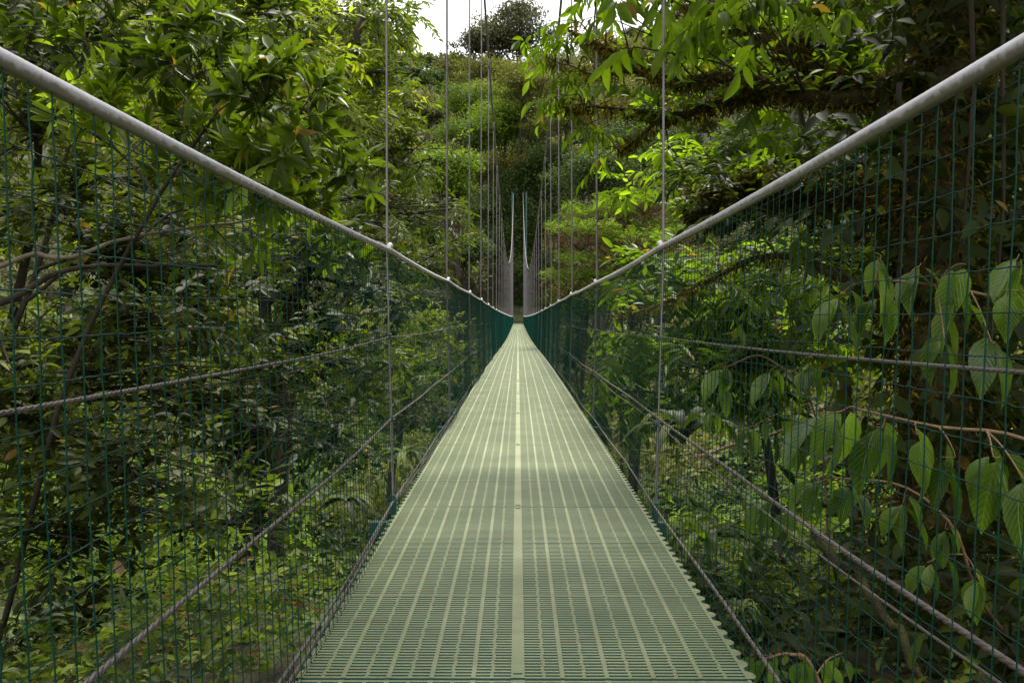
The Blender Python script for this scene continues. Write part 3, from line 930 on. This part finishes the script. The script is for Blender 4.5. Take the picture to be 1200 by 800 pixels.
tree('sunlit_shrub_tree', 'bright green leafy tree behind the right mesh at the first hanger', 'tree',
     [gpt(2.6, 8.6), (2.4, 8.6, -1.6), (2.2, 8.6, -.6), (1.9, 8.7, .2)], .06,
     [lobe(760, 330, 8.5, 60, 45, .6, 14, 70), lobe(720, 420, 8.8, 55, 45, .6, 14, 65), lobe(830, 350, 8.2, 70, 55, .7, 14, 80),
      lobe(800, 430, 8.0, 70, 45, .6, 14, 70), lobe(900, 330, 8.2, 70, 60, .7, 14, 80), lobe(890, 430, 8.0, 70, 50, .6, 14, 70),
      lobe(700, 470, 9.2, 45, 30, .5, 10, 45), lobe(960, 400, 8.4, 60, 70, .6, 12, 60)],
     dict(SP_FINE, size=.15, twig=.3, k=8, w=.16, droop=.6, tr=.004), 'leaf_bright', subr=.012)
tree('slender_tree', 'slender leafy tree above the right handrail behind the mossy limb', 'tree',
     [gpt(4.6, 12), (4.3, 12, -1), (3.9, 12, 1.4), (3.6, 12, 3)], .10,
     [lobe(800, 190, 12, 55, 30, .8, 12, 60), lobe(870, 175, 12, 60, 40, .8, 14, 75), lobe(950, 190, 11.5, 60, 50, .8, 14, 80), lobe(850, 60, 12.5, 90, 60, .9, 14, 100),
      lobe(960, 70, 12, 80, 70, .9, 14, 100), lobe(740, 215, 12.5, 40, 22, .7, 10, 40), lobe(1060, 160, 11, 80, 100, .9, 14, 90), lobe(1150, 60, 11, 80, 100, .9, 14, 90),
      lobe(1000, 300, 11, 80, 60, .9, 14, 80), lobe(1150, 260, 10, 90, 90, .9, 14, 90)],
     dict(SP_FINE, size=.16, twig=.35, k=8, w=.17, droop=.5), 'leaf_bright', subr=.016)
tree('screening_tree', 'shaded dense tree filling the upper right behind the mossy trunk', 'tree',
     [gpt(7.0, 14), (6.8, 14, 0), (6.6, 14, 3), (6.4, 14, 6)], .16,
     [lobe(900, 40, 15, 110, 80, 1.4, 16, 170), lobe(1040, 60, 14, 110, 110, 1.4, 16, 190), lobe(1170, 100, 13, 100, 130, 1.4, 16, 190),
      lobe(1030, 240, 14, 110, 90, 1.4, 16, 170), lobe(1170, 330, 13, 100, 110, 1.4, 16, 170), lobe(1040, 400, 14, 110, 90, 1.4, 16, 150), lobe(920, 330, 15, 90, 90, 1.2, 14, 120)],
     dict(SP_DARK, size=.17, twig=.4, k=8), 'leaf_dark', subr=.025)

# layered bush with brown twigs beyond the right rail
gw, gl, gb = Geo(), Geo(), Geo()
base = gpt(3.0, 25)
for (px, py, rx, n) in [(700, 255, 42, 110), (735, 245, 40, 100), (680, 275, 40, 110), (745, 285, 40, 110), (700, 310, 50, 130), (665, 330, 30, 80), (740, 330, 45, 110), (760, 240, 30, 70), (775, 275, 35, 80)]:
    D = 25 + RNG.uniform(-1, 1.5)
    c = at(px, py, D)
    R_ = rx * D / F
    tubes(gw, smooth_line([base, at(750, 370, 25) + RNG.normal(0, .15, 3), (at(750, 340, 25) + c) / 2 + RNG.normal(0, .15, 3), c], 12), np.linspace(.05, .012, 12), 6)
    for k in range(16):
        e = c + np.array([RNG.uniform(-R_, R_), RNG.uniform(-.8, .8), RNG.uniform(-.05, .18)])
        tubes(gw, smooth_line([c + np.array([0, 0, -.45]), (c + e) / 2 - np.array([0, 0, .18]), e], 6), np.linspace(.012, .004, 6), 4)
    B = c + np.stack([RNG.uniform(-R_, R_, n * 2), RNG.uniform(-.9, .9, n * 2), RNG.normal(.10, .10, n * 2)], -1)
    sprays(gl, None, B, rdir(n * 2) * .6 + np.array([0, 0, 1.]), np.full(n * 2, .10), dict(k=8, size=.11, w=.18, mode='rosette', ang=65, droop=.05, tmpl=T_LOW, nup=.8), RNG.uniform(.2, .9, n * 2))
    B = c + np.stack([RNG.uniform(-R_, R_, n * 3), RNG.uniform(-.8, .8, n * 3), RNG.normal(-.16, .16, n * 3)], -1)
    sprays(gb, None, B, rdir(n * 3), np.full(n * 3, .14), dict(k=7, size=.10, w=.07, ang=40, droop=.3, tmpl=T_LOW, nup=.3), RNG.uniform(.1, .9, n * 3))
b = empty('layered_bush', base, 'flat topped bush with dry brown twigs under green tufts beside the right rail', 'bush')
gw.build('stem', M_['bark'], b); gl.build('foliage', M_['leaf_far_green'], b); gb.build('dry_twigs', M_['leaf_brown'], b)

# --- big drooping leaves beside the right mesh
def big_leaf_plant(name, label, stem, ends, size, mat='leaf_big', dens=None):
    gl, gs = Geo(), Geo()
    st = smooth_line(stem, 16)
    tubes(gs, st, np.linspace(.008, .003, 16), 6)
    for e in ends:
        p, length, d, nl = e
        p = np.asarray(p, float)
        q = st[np.argmin(np.linalg.norm(st - p, axis=1))]
        L = smooth_line([q, (p + q) / 2 + np.array([0, 0, .012]), p, p + np.asarray(d) * length], 10)
        tubes(gs, L, np.linspace(.0028, .0012, 10), 5)
        for k in range(nl):
            t = .35 + .65 * k / max(1, nl - 1)
            pos = L[min(9, int(t * 9))]
            sd = np.array([(-1) ** k * RNG.uniform(.35, .8), RNG.uniform(-.5, .3), 0])
            dd = sd + np.asarray(d) * .5 + np.array([0, 0, -RNG.uniform(.7, 1.8)])
            nn = np.array([sd[0] * .9, -.55, 1.1]) + RNG.normal(0, .25, 3)
            leaves(gl, pos[None] + nrm(dd)[None] * .015, dd[None], nn[None], np.array([size * RNG.uniform(.5, 1.0)]), RNG.uniform(.20, .29), [T_BIG, T_BIG2][int(RNG.integers(0, 2))], np.array([RNG.uniform(.1, .9)]))
    b = empty(name, stem[0], label, 'plant')
    gs.build('stem', M_['twig_red'], b); gl.build('foliage', M_[mat], b)
    return b


big_leaf_plant('drooping_leaf_plant', 'large leaf plant with pendulous quilted leaves under the middle right rope', [gpt(1.75, 2.9), at(1240, 640, 2.6), at(1230, 540, 2.5), at(1180, 508, 2.5), at(1100, 500, 2.5), at(1010, 480, 2.5)],
               [(at(985, 482, 2.5), .05, (-1, 0, -.1), 4), (at(1035, 500, 2.5), .06, (-.3, 0, 0), 4), (at(1075, 508, 2.45), .05, (.3, 0, -.1), 2), (at(1120, 535, 2.45), .06, (-.6, 0, 0), 3), (at(1165, 535, 2.4), .08, (.2, 0, 0), 4), (at(1200, 560, 2.3), .06, (.2, 0, 0), 3)], .215)
big_leaf_plant('broad_leaf_plant', 'large leaf plant with ovate leaves crossing the upper right rope', [gpt(2.1, 3.4), at(1215, 500, 3.1), at(1220, 380, 3.0), at(1170, 350, 2.9), at(1060, 330, 2.9), at(1010, 330, 2.9)],
               [(at(1030, 300, 2.9), .05, (-.4, 0, .2), 3), (at(1075, 312, 2.9), .05, (.1, 0, .2), 4), (at(1120, 310, 2.8), .06, (.4, 0, 0), 4), (at(1125, 350, 2.8), .06, (0, 0, 0), 4), (at(1180, 340, 2.8), .08, (.4, 0, 0), 4),
                (at(1105, 395, 2.7), .06, (0, 0, 0), 4), (at(1160, 400, 2.7), .06, (.2, 0, 0), 4), (at(1030, 350, 2.9), .05, (-.4, 0, 0), 4), (at(980, 350, 3.0), .05, (-.4, 0, 0), 4), (at(1190, 300, 2.9), .06, (0, 0, 0), 4)], .185)
big_leaf_plant('trailing_leaf_plant', 'large leaf plant in shade behind the lower right mesh', [gpt(2.0, 3.6), at(1150, 700, 3.2), at(1120, 620, 3.1), at(1060, 570, 3.1), at(980, 560, 3.2)],
               [(at(960, 560, 3.2), .05, (-.5, 0, 0), 4), (at(1000, 570, 3.2), .05, (0, 0, 0), 4), (at(1060, 590, 3.1), .06, (0, 0, 0), 4), (at(1110, 620, 3.1), .06, (.2, 0, 0), 4), (at(1150, 680, 3.0), .05, (0, 0, 0), 4), (at(1090, 660, 3.1), .05, (0, 0, 0), 4), (at(900, 590, 3.6), .05, (-.4, 0, 0), 4), (at(930, 600, 3.5), .05, (-.4, 0, 0), 4)], .17)
big_leaf_plant('low_leaf_plant', 'low broad leaf plant at the bottom right edge of the deck', [gpt(.95, 2.4), at(960, 795, 2.5), at(930, 770, 2.5), at(900, 775, 2.5)],
               [(at(905, 772, 2.5), .05, (-.6, 0, .1), 4), (at(940, 775, 2.5), .05, (.3, 0, .1), 4), (at(985, 770, 2.6), .05, (.3, 0, .1), 4)], .12)
big_leaf_plant('shade_leaf_plant', 'large leaf plant hanging in the dark hollow right of the first right hanger', [gpt(1.7, 4.9), at(960, 500, 4.9), at(900, 420, 4.9), at(850, 430, 4.9)],
               [(at(850, 430, 4.9), .08, (-.5, 0, 0), 5), (at(900, 440, 4.9), .08, (0, 0, 0), 5), (at(950, 430, 4.8), .08, (.3, 0, 0), 5), (at(880, 500, 4.9), .08, (-.4, 0, 0), 5), (at(930, 520, 4.8), .08, (.2, 0, 0), 5), (at(840, 480, 5.), .08, (-.2, 0, 0), 4)], .20)

# long strap leaves
def strap_plant(name, label, base, n, length, w, mat, up=1.2, spread=1.):
    gl = Geo()
    az = RNG.uniform(0, 6.28, n)
    for k in range(n):
        d0 = np.array([math.cos(az[k]) * spread, math.sin(az[k]) * spread, up * RNG.uniform(.6, 1.3)]); d0 /= np.linalg.norm(d0)
        L = length * RNG.uniform(.6, 1.15)
        t = np.linspace(0, 1, 9)
        c = base + d0 * L * t[:, None] - np.array([0, 0, 1.]) * (.75 * L * t ** 2.2)[:, None]
        tg = nrm(np.gradient(c, axis=0)); s = nrm(np.cross(tg, [0, 0, 1.]) + 1e-6); nn = np.cross(s, tg)
        ww = w * np.sin(np.clip(t * .92 + .08, 0, 1) * math.pi) ** .6
        V = np.stack([c - s * ww[:, None] + nn * ww[:, None] * .3, c, c + s * ww[:, None] + nn * ww[:, None] * .3], 1)
        i = np.arange(8)[:, None] * 3; j = np.arange(2)[None]
        gl.add(V, np.stack([i + j, i + j + 1, i + j + 4, i + j + 3], -1).reshape(-1, 4), np.full(27, RNG.uniform(.1, .95)),
               np.stack([np.tile([0, .5, 1], 9), np.repeat(t, 3)], -1))
    o = gl.build(name, M_[mat])
    tag(o, label, 'plant')
    return o


strap_plant('grass_tuft', 'small spiky tuft of pale blades beside the right deck edge', at(868, 725, 3.0), 26, .16, .006, 'leaf_floor', 1.5)
strap_plant('strap_leaf_plant', 'arching strap leaf plant in the shade past the first right hanger', at(800, 520, 5.6), 22, .62, .035, 'leaf_dark', 1.8)
strap_plant('palm_like_plant', 'arching leaf clump beside the right deck edge under the bottom rope', at(830, 640, 4.2), 24, .42, .022, 'leaf_bright', 1.2)
strap_plant('edge_fern', 'yellow green fern clump touching the left edge of the deck', at(508, 525, 5.4) + np.array([-.18, 0, -.05]), 34, .26, .014, 'leaf_floor', .9)
strap_plant('shaded_fern', 'dark leafy clump in shade below the left bottom rope', at(405, 590, 5.0), 30, .24, .016, 'leaf_dark', .8)

# hanging roots and stray stems
def stem_line(name, label, cat, pts, r, mat):
    g = Geo()
    L = smooth_line(pts, 30)
    L = L + np.stack([wob(np.linspace(0, 9, 30), 31 + int(abs(pts[0][0]) * 100), r * 1.5)] * 3, -1)
    tubes(g, L, np.linspace(r, r * .45, 30), 7)
    o = g.build(name, M_[mat])
    tag(o, label, cat)
    return o


stem_line('branch', 'pale crooked branch running behind the upper left mesh', 'branch', [at(-40, 330, 4.6), at(30, 302, 4.6), at(90, 300, 4.6), at(150, 277, 4.7), at(260, 262, 5.2), at(330, 250, 5.6)], .014, 'bark_pale')
stem_line('branch', 'dark forked branch below the pale one behind the left mesh', 'branch', [at(-40, 370, 4.4), at(20, 345, 4.4), at(70, 318, 4.5), at(130, 308, 4.8), at(250, 315, 5.2)], .020, 'bark')
stem_line('branch', 'mossy fallen branch slanting through the lower right mesh', 'branch', [at(960, 630, 3.6), at(1010, 690, 3.3), at(1060, 760, 3.0), at(1110, 830, 2.8)], .022, 'bark_moss')
stem_line('branch', 'short reddish dead branch behind the middle right rope', 'branch', [at(815, 535, 5.0), at(850, 525, 5.), at(880, 518, 5.), at(925, 500, 5.)], .012, 'twig_red')
stem_line('branch', 'thin bare white twig lying on the sunlit slope at lower left', 'branch', [at(285, 718, 7), at(312, 720, 7), at(325, 700, 7), at(333, 690, 7)], .012, 'bark_pale')
for k, (x, yt, yb, D) in enumerate([(1128, -40, 300, 4.0), (1165, -40, 420, 4.1), (1050, 100, 380, 4.1)]):
    stem_line('hanging_root', ['thin aerial root hanging just right of the mossy trunk', 'long aerial root hanging near the right frame edge', 'short aerial root hanging just left of the mossy trunk'][k], 'root',
              [at(x, yt, D), at(x + 6, (yt + yb) / 2, D), at(x - 5, yb, D)], .012, 'bark')

# ------------------------------------------------------------------ undergrowth (nobody could count it)
def scatter(name, label, regions, sp, mat, stemmat='bark'):
    gl, gw = Geo(), Geo()
    for (x0, x1, y0, y1, n, hmin, hmax, per) in regions:
        # clumps
        X = RNG.uniform(x0, x1, n); Y_ = RNG.uniform(y0, y1, n)
        H = RNG.uniform(hmin, hmax, n) * np.clip(.7 + .5 * fbm(X * .8, Y_ * .8, 8), .3, 1.5)
        Zg = ground_z(X, Y_)
        k = per
        X = np.repeat(X, k); Y2 = np.repeat(Y_, k); Zz = np.repeat(Zg, k); H = np.repeat(H, k)
        sr = np.minimum(H * .5, .6)
        dx, dy = RNG.normal(0, 1, n * k) * sr, RNG.normal(0, 1, n * k) * sr
        B = np.stack([X + dx, Y2 + dy, Zz + H * RNG.uniform(.15, 1, n * k)], -1)
        T = np.stack([dx, dy, .5 * sr], -1) + rdir(n * k) * .25
        keep = ~corridor(B, .05)
        clump = np.repeat(RNG.uniform(0, 1, n), k)
        sprays(gl, gw, B[keep], T[keep], sp['twig'] * RNG.uniform(.6, 1.3, keep.sum()), sp, clump[keep])
    o = gl.build(name, M_[mat])
    tag(o, label, kind='stuff')
    if gw.n:
        w = gw.build(name + '_stems', M_[stemmat], o)
    return o


scatter('floor_plants', 'bright low ground plants covering the slope', [(-11, -.85, 1.5, 9, 3600, .04, .42, 8), (-17, -.9, 9, 22, 5500, .06, .35, 5), (.75, 4, 1.6, 9, 900, .02, .12, 5)],
        dict(k=7, size=.048, w=.22, ang=55, twig=.12, droop=.2, nup=.9, tmpl=T_SM, stem=False, dead=.04), 'leaf_floor')
scatter('undergrowth', 'dark leafy undergrowth on both banks', [(-10, -1.3, 5, 14, 90, .3, 1.1, 16), (-12, -1, 12, 30, 160, .6, 2.4, 26), (1.3, 8, 3, 12, 150, .3, 1.1, 16), (1.0, 12, 10, 30, 220, .6, 2.6, 26), (.9, 1.8, 2.2, 7, 60, .06, .22, 8)],
        dict(k=7, size=.12, w=.18, ang=55, twig=.26, droop=.35, nup=1.1, tmpl=T_MID, tr=.003), 'leaf_dark')
scatter('valley_thicket', 'tangled bushes down in the valley below the bridge', [(-28, -.9, 28, 80, 420, 1.5, 6, 60), (.9, 28, 26, 80, 420, 1.5, 6, 60)],
        dict(k=7, size=.36, w=.2, ang=55, twig=.8, droop=.35, nup=1.1, tmpl=T_LOW, stem=False, tr=.01), 'leaf_far_green')

# ------------------------------------------------------------------ hillside trees
def crown_geo(gl, c, R_, n, size, flat=.6, tiers=0):
    """leafy crown: a handful of uneven boughs, each made of clumps, gaps between"""
    nbough = int(RNG.integers(9, 15))
    bc = rdir(nbough) * RNG.uniform(.25, .78, (nbough, 1))
    bc[:, 2] = bc[:, 2] * .8 + .05
    br = RNG.uniform(.25, .58, nbough)
    nc = max(10, int(n / 32))
    bq = RNG.choice(nbough, nc, p=br ** 2 / (br ** 2).sum())
    u = rdir(nc); u[:, 2] = np.abs(u[:, 2]) * 1.1 - .35
    cc = bc[bq] + u * br[bq][:, None] * RNG.uniform(.55, 1.1, (nc, 1)) * np.array([1.15, 1.15, .75])
    if tiers:
        cc[:, 2] = np.round(cc[:, 2] * tiers * .5) / (tiers * .5) + RNG.normal(0, .075, nc)
    q = RNG.integers(0, nc, n)
    off = rdir(n) * RNG.uniform(0, 1, (n, 1)) ** .5 * np.array([.30, .30, .12 if tiers else .22])
    p = (cc[q] + off)
    d = rdir(n) + .5 * nrm(off)
    nn = rdir(n) * .6 + nrm(p) * .4 + np.array([0, 0, .8])
    r = np.clip((RNG.uniform(0, .5, nbough)[bq] + RNG.uniform(0, .3, nc))[q] + RNG.uniform(0, .2, n), 0, 1)
    leaves(gl, c + p * R_, d - np.array([0, 0, .25]), nn, size * RNG.uniform(.5, 1.4, n), .28, T_LOW, r)
    return c + cc * R_


def far_tree(px, py, D, rx, ry, mat, label, n=2200, size=.30, tiers=0, name='hillside_tree', bark='bark'):
    c = at(px, py, D)
    R_ = np.array([rx, (rx + ry) / 2, ry]) * D / F
    gl, gw = Geo(), Geo()
    ends = crown_geo(gl, c, R_ * 1.4, int(n * 2.4), size * 1.0, tiers=tiers)
    x, y = c[0], c[1]
    b = gpt(x, y)
    top = c + np.array([0, 0, R_[2] * .2])
    tl = smooth_line([b, b * .5 + top * .5 + np.array([RNG.normal(0, .4), 0, 0]), top], 12)
    tubes(gw, tl, np.linspace(.022, .008, 12) * R_[0] * 2 + .05, 8)
    for e in ends[RNG.permutation(len(ends))[:14]]:
        s = tl[RNG.integers(7, 12)]
        tubes(gw, smooth_line([s, (s + e) / 2 - np.array([0, 0, R_[2] * .12]), e], 7), np.linspace(.012, .004, 7) * R_[0] + .03, 5)
    e = empty(name, b, label, 'tree')
    gw.build('trunk', M_[bark], e); gl.build('crown', M_[mat], e)


far_tree(603, 50, 150, 34, 36, 'leaf_far_grey', 'tallest dark crowned tree standing against the sky', 5200, .46)
far_tree(564, 54, 148, 20, 17, 'leaf_far_grey', 'smaller dark tree leaning off the tallest one on the skyline', 1800, .42)
far_tree(592, 150, 114, 38, 26, 'leaf_far_green', 'rounded bright green tree in the middle of the far slope', 4600, .32)
far_tree(556, 165, 110, 26, 30, 'leaf_far_green', 'bright green tree left of the rounded one below the skyline', 2800, .30)
far_tree(548, 118, 122, 34, 22, 'leaf_far_green', 'fresh green tree just under the gap of sky at left', 2600, .32)
far_tree(612, 196, 109, 48, 22, 'leaf_rust', 'layered tree with rusty leaf tips behind the left hangers', 4200, .28)
far_tree(584, 242, 106, 42, 26, 'leaf_far_dark', 'dark layered tree beneath the rusty tipped one', 3400, .27)
far_tree(634, 218, 107, 38, 26, 'leaf_far_dark', 'dark green tree just right of the rusty tipped one', 3400, .26)
far_tree(575, 92, 140, 34, 22, 'leaf_far_olive', 'olive tree directly below the smaller skyline tree', 3000, .36)
far_tree(607, 356, 104, 30, 20, 'leaf_far_dark', 'low dark tree closing the far end of the walkway', 4000, .22)
far_tree(655, 88, 120, 40, 26, 'leaf_far_olive', 'olive crowned tree high on the slope right of centre', 3200, .32)
far_tree(612, 105, 110, 32, 24, 'leaf_far_olive', 'olive tree right below the tallest skyline tree', 2800, .30)
far_tree(665, 138, 103, 38, 24, 'leaf_far_olive', 'olive tree half way up the slope behind drooping leaves', 3000, .28)
far_tree(628, 145, 116, 28, 24, 'leaf_far_grey', 'greyish tree at the middle of the slope above the bridge end', 2400, .26)
far_tree(655, 190, 106, 34, 22, 'leaf_far_dark', 'dark tree above the right hangers with a rounded top', 3200, .27)
far_tree(700, 205, 60, 44, 30, 'leaf_far_dark', 'broad dark green tree behind the right hangers', 4200, .18)
far_tree(740, 170, 75, 44, 30, 'leaf_far_dark', 'shadowy tree behind the mossy limb tips', 3000, .22)
far_tree(715, 75, 105, 44, 30, 'leaf_far_olive', 'light olive tree behind the upper drooping leaves', 3000, .3)
far_tree(770, 110, 85, 50, 34, 'leaf_far_olive', 'olive tree on the slope behind the mossy limbs', 3000, .26)
far_tree(710, 260, 48, 42, 26, 'leaf_far_dark', 'low dark tree just left of the layered bush', 3200, .16)
far_tree(645, 250, 103, 30, 34, 'leaf_far_dark', 'black green tree standing right of the far tower', 3400, .26)
far_tree(542, 300, 50, 26, 28, 'leaf_far_dark', 'dark tree in the hollow behind the left hangers', 3600, .16)
far_tree(530, 210, 40, 30, 34, 'leaf_far_green', 'light green tree behind the second left hanger', 3000, .15)
far_tree(607, 300, 104, 36, 50, 'leaf_far_dark', 'black green tree filling the gap behind the far tower', 6500, .24)
far_tree(690, 345, 38, 34, 24, 'leaf_far_green', 'grey green tree below the layered bush behind the right mesh', 3000, .13)

# rest of the forest as one mass
gl, gl2, gl3, gw = Geo(), Geo(), Geo(), Geo()
N = 0
spots = []
yy_ = 40.
while yy_ < 275:
    st = 3.6 + .012 * yy_
    w_ = .27 * yy_ + 4
    for xx_ in np.arange(-w_, w_, st):
        spots.append((xx_ + RNG.normal(0, .9), yy_ + RNG.normal(0, .9), 1))
    for xx_ in np.arange(w_, .62 * yy_ + 8, st * 1.7):
        spots += [(xx_ + RNG.normal(0, 1.2), yy_, 0), (-xx_ + RNG.normal(0, 1.2), yy_, 0)]
    yy_ += st * 1.15
for (x, y, mid_) in spots:
    if abs(x) < 5.5 and y < 103: continue
    gz = float(ground_z(np.array(x), np.array(y)))
    hgt = RNG.uniform(2.0, 7.0) if y < 125 else RNG.uniform(3, 9); r = RNG.uniform(2.6, 4.6)
    px, py = x / y * F + VX, VY - (gz + hgt + r * .8) / y * F
    if 470 < px < 690 and py < 58: continue
    N += 1
    q_ = 1500 if y < 100 else 900
    crown_geo([gl, gl2, gl3][int(RNG.integers(0, 3))], np.array([x, y, gz + hgt]), np.array([r, r, r * .95]), q_ if mid_ else 700, (.20 + .0020 * y) * (1.2 if mid_ else 1.6))
    tubes(gw, smooth_line([(x, y, gz - .3), (x + RNG.normal(0, .4), y, gz + hgt * .5), (x, y, gz + hgt)], 6), np.linspace(.16, .06, 6), 5)
print('forest crowns', N)
fo = gl.build('forest', M_['leaf_far_olive'])
tag(fo, 'unbroken far forest covering the hillsides', kind='stuff')
gw.build('forest_trunks', M_['bark'], fo)
gl2.build('dark_foliage', M_['leaf_far_dark'], fo)
gl3.build('greyish_foliage', M_['leaf_far_grey'], fo)

# leafy banks that close the view on both sides of the near slopes
gl, gw = Geo(), Geo()
for s in (-1, 1):
    for k in range(46):
        y = RNG.uniform(4, 36); x = s * (RNG.uniform(.62, 1.0) * y + RNG.uniform(3, 6))
        if s > 0 and y < 10: x = RNG.uniform(5.5, 9)
        gz = float(ground_z(np.array(x), np.array(y)))
        for hh in np.arange(1.2, 11, 2.2):
            crown_geo(gl, np.array([x, y, gz + hh]), np.array([2.3, 2.3, 1.7]), 1100, .24)
        tubes(gw, smooth_line([(x, y, gz - .3), (x + .3, y, gz + 5), (x, y, gz + 11)], 6), np.linspace(.16, .06, 6), 6)
fb = gl.build('bank_woods', M_['leaf_far_dark'])
tag(fb, 'dense woods closing the view on both near banks', kind='stuff')
gw.build('woods_trunks', M_['bark'], fb)

# ------------------------------------------------------------------ light, sky, camera
w = bpy.data.worlds.new('World'); sc.world = w; w.use_nodes = True
nt = w.node_tree; N_, L_ = nt.nodes, nt.links
bg = N_['Background']
sky = N_.new('ShaderNodeTexSky'); sky.sky_type = 'NISHITA'; sky.sun_disc = False
ELEV, AZ = 62, 25                       # sun ahead of the camera, a little to the right
sky.sun_elevation = rad(ELEV); sky.sun_rotation = rad(AZ)
sky.air_density = 1.2; sky.dust_density = 3.
tc = N_.new('ShaderNodeTexCoord')
cl = N_.new('ShaderNodeTexNoise'); cl.inputs['Scale'].default_value = 2.2; cl.inputs['Detail'].default_value = 8
L_.new(tc.outputs['Generated'], cl.inputs['Vector'])
cr = N_.new('ShaderNodeValToRGB'); cr.color_ramp.elements[0].position = .28; cr.color_ramp.elements[1].position = .52
L_.new(cl.outputs['Fac'], cr.inputs[0])
mx = N_.new('ShaderNodeMix'); mx.data_type = 'RGBA'
L_.new(cr.outputs[0], mx.inputs[0]); L_.new(sky.outputs[0], mx.inputs[6]); mx.inputs[7].default_value = (9.2, 9.0, 8.7, 1)
L_.new(mx.outputs[2], bg.inputs[0]); bg.inputs[1].default_value = .135
sun = bpy.data.lights.new('sun', 'SUN'); sun.energy = 4.2; sun.angle = rad(18); sun.color = (1, .95, .86)
so = bpy.data.objects.new('sun', sun); COL.objects.link(so)
d = Vector((math.sin(rad(AZ)) * math.cos(rad(ELEV)), math.cos(rad(AZ)) * math.cos(rad(ELEV)), math.sin(rad(ELEV))))
so.rotation_euler = d.to_track_quat('Z', 'Y').to_euler()

cam = bpy.data.cameras.new('camera'); cam.lens = 36 * F / 1200; cam.sensor_width = 36
cam.clip_start = .05; cam.clip_end = 2000
co = bpy.data.objects.new('camera', cam); COL.objects.link(co)
co.location = (0, 0, 0)
co.rotation_euler = (rad(90) - math.atan(35 / F), 0, math.atan(7 / F))
sc.camera = co

sc.view_settings.view_transform = 'Standard'
sc.view_settings.look = 'None'
sc.view_settings.exposure = .88
sc.view_settings.gamma = 1
sc.cycles.max_bounces = 6
sc.cycles.diffuse_bounces = 1
sc.cycles.glossy_bounces = 2
sc.cycles.transmission_bounces = 3
sc.cycles.sample_clamp_indirect = 6
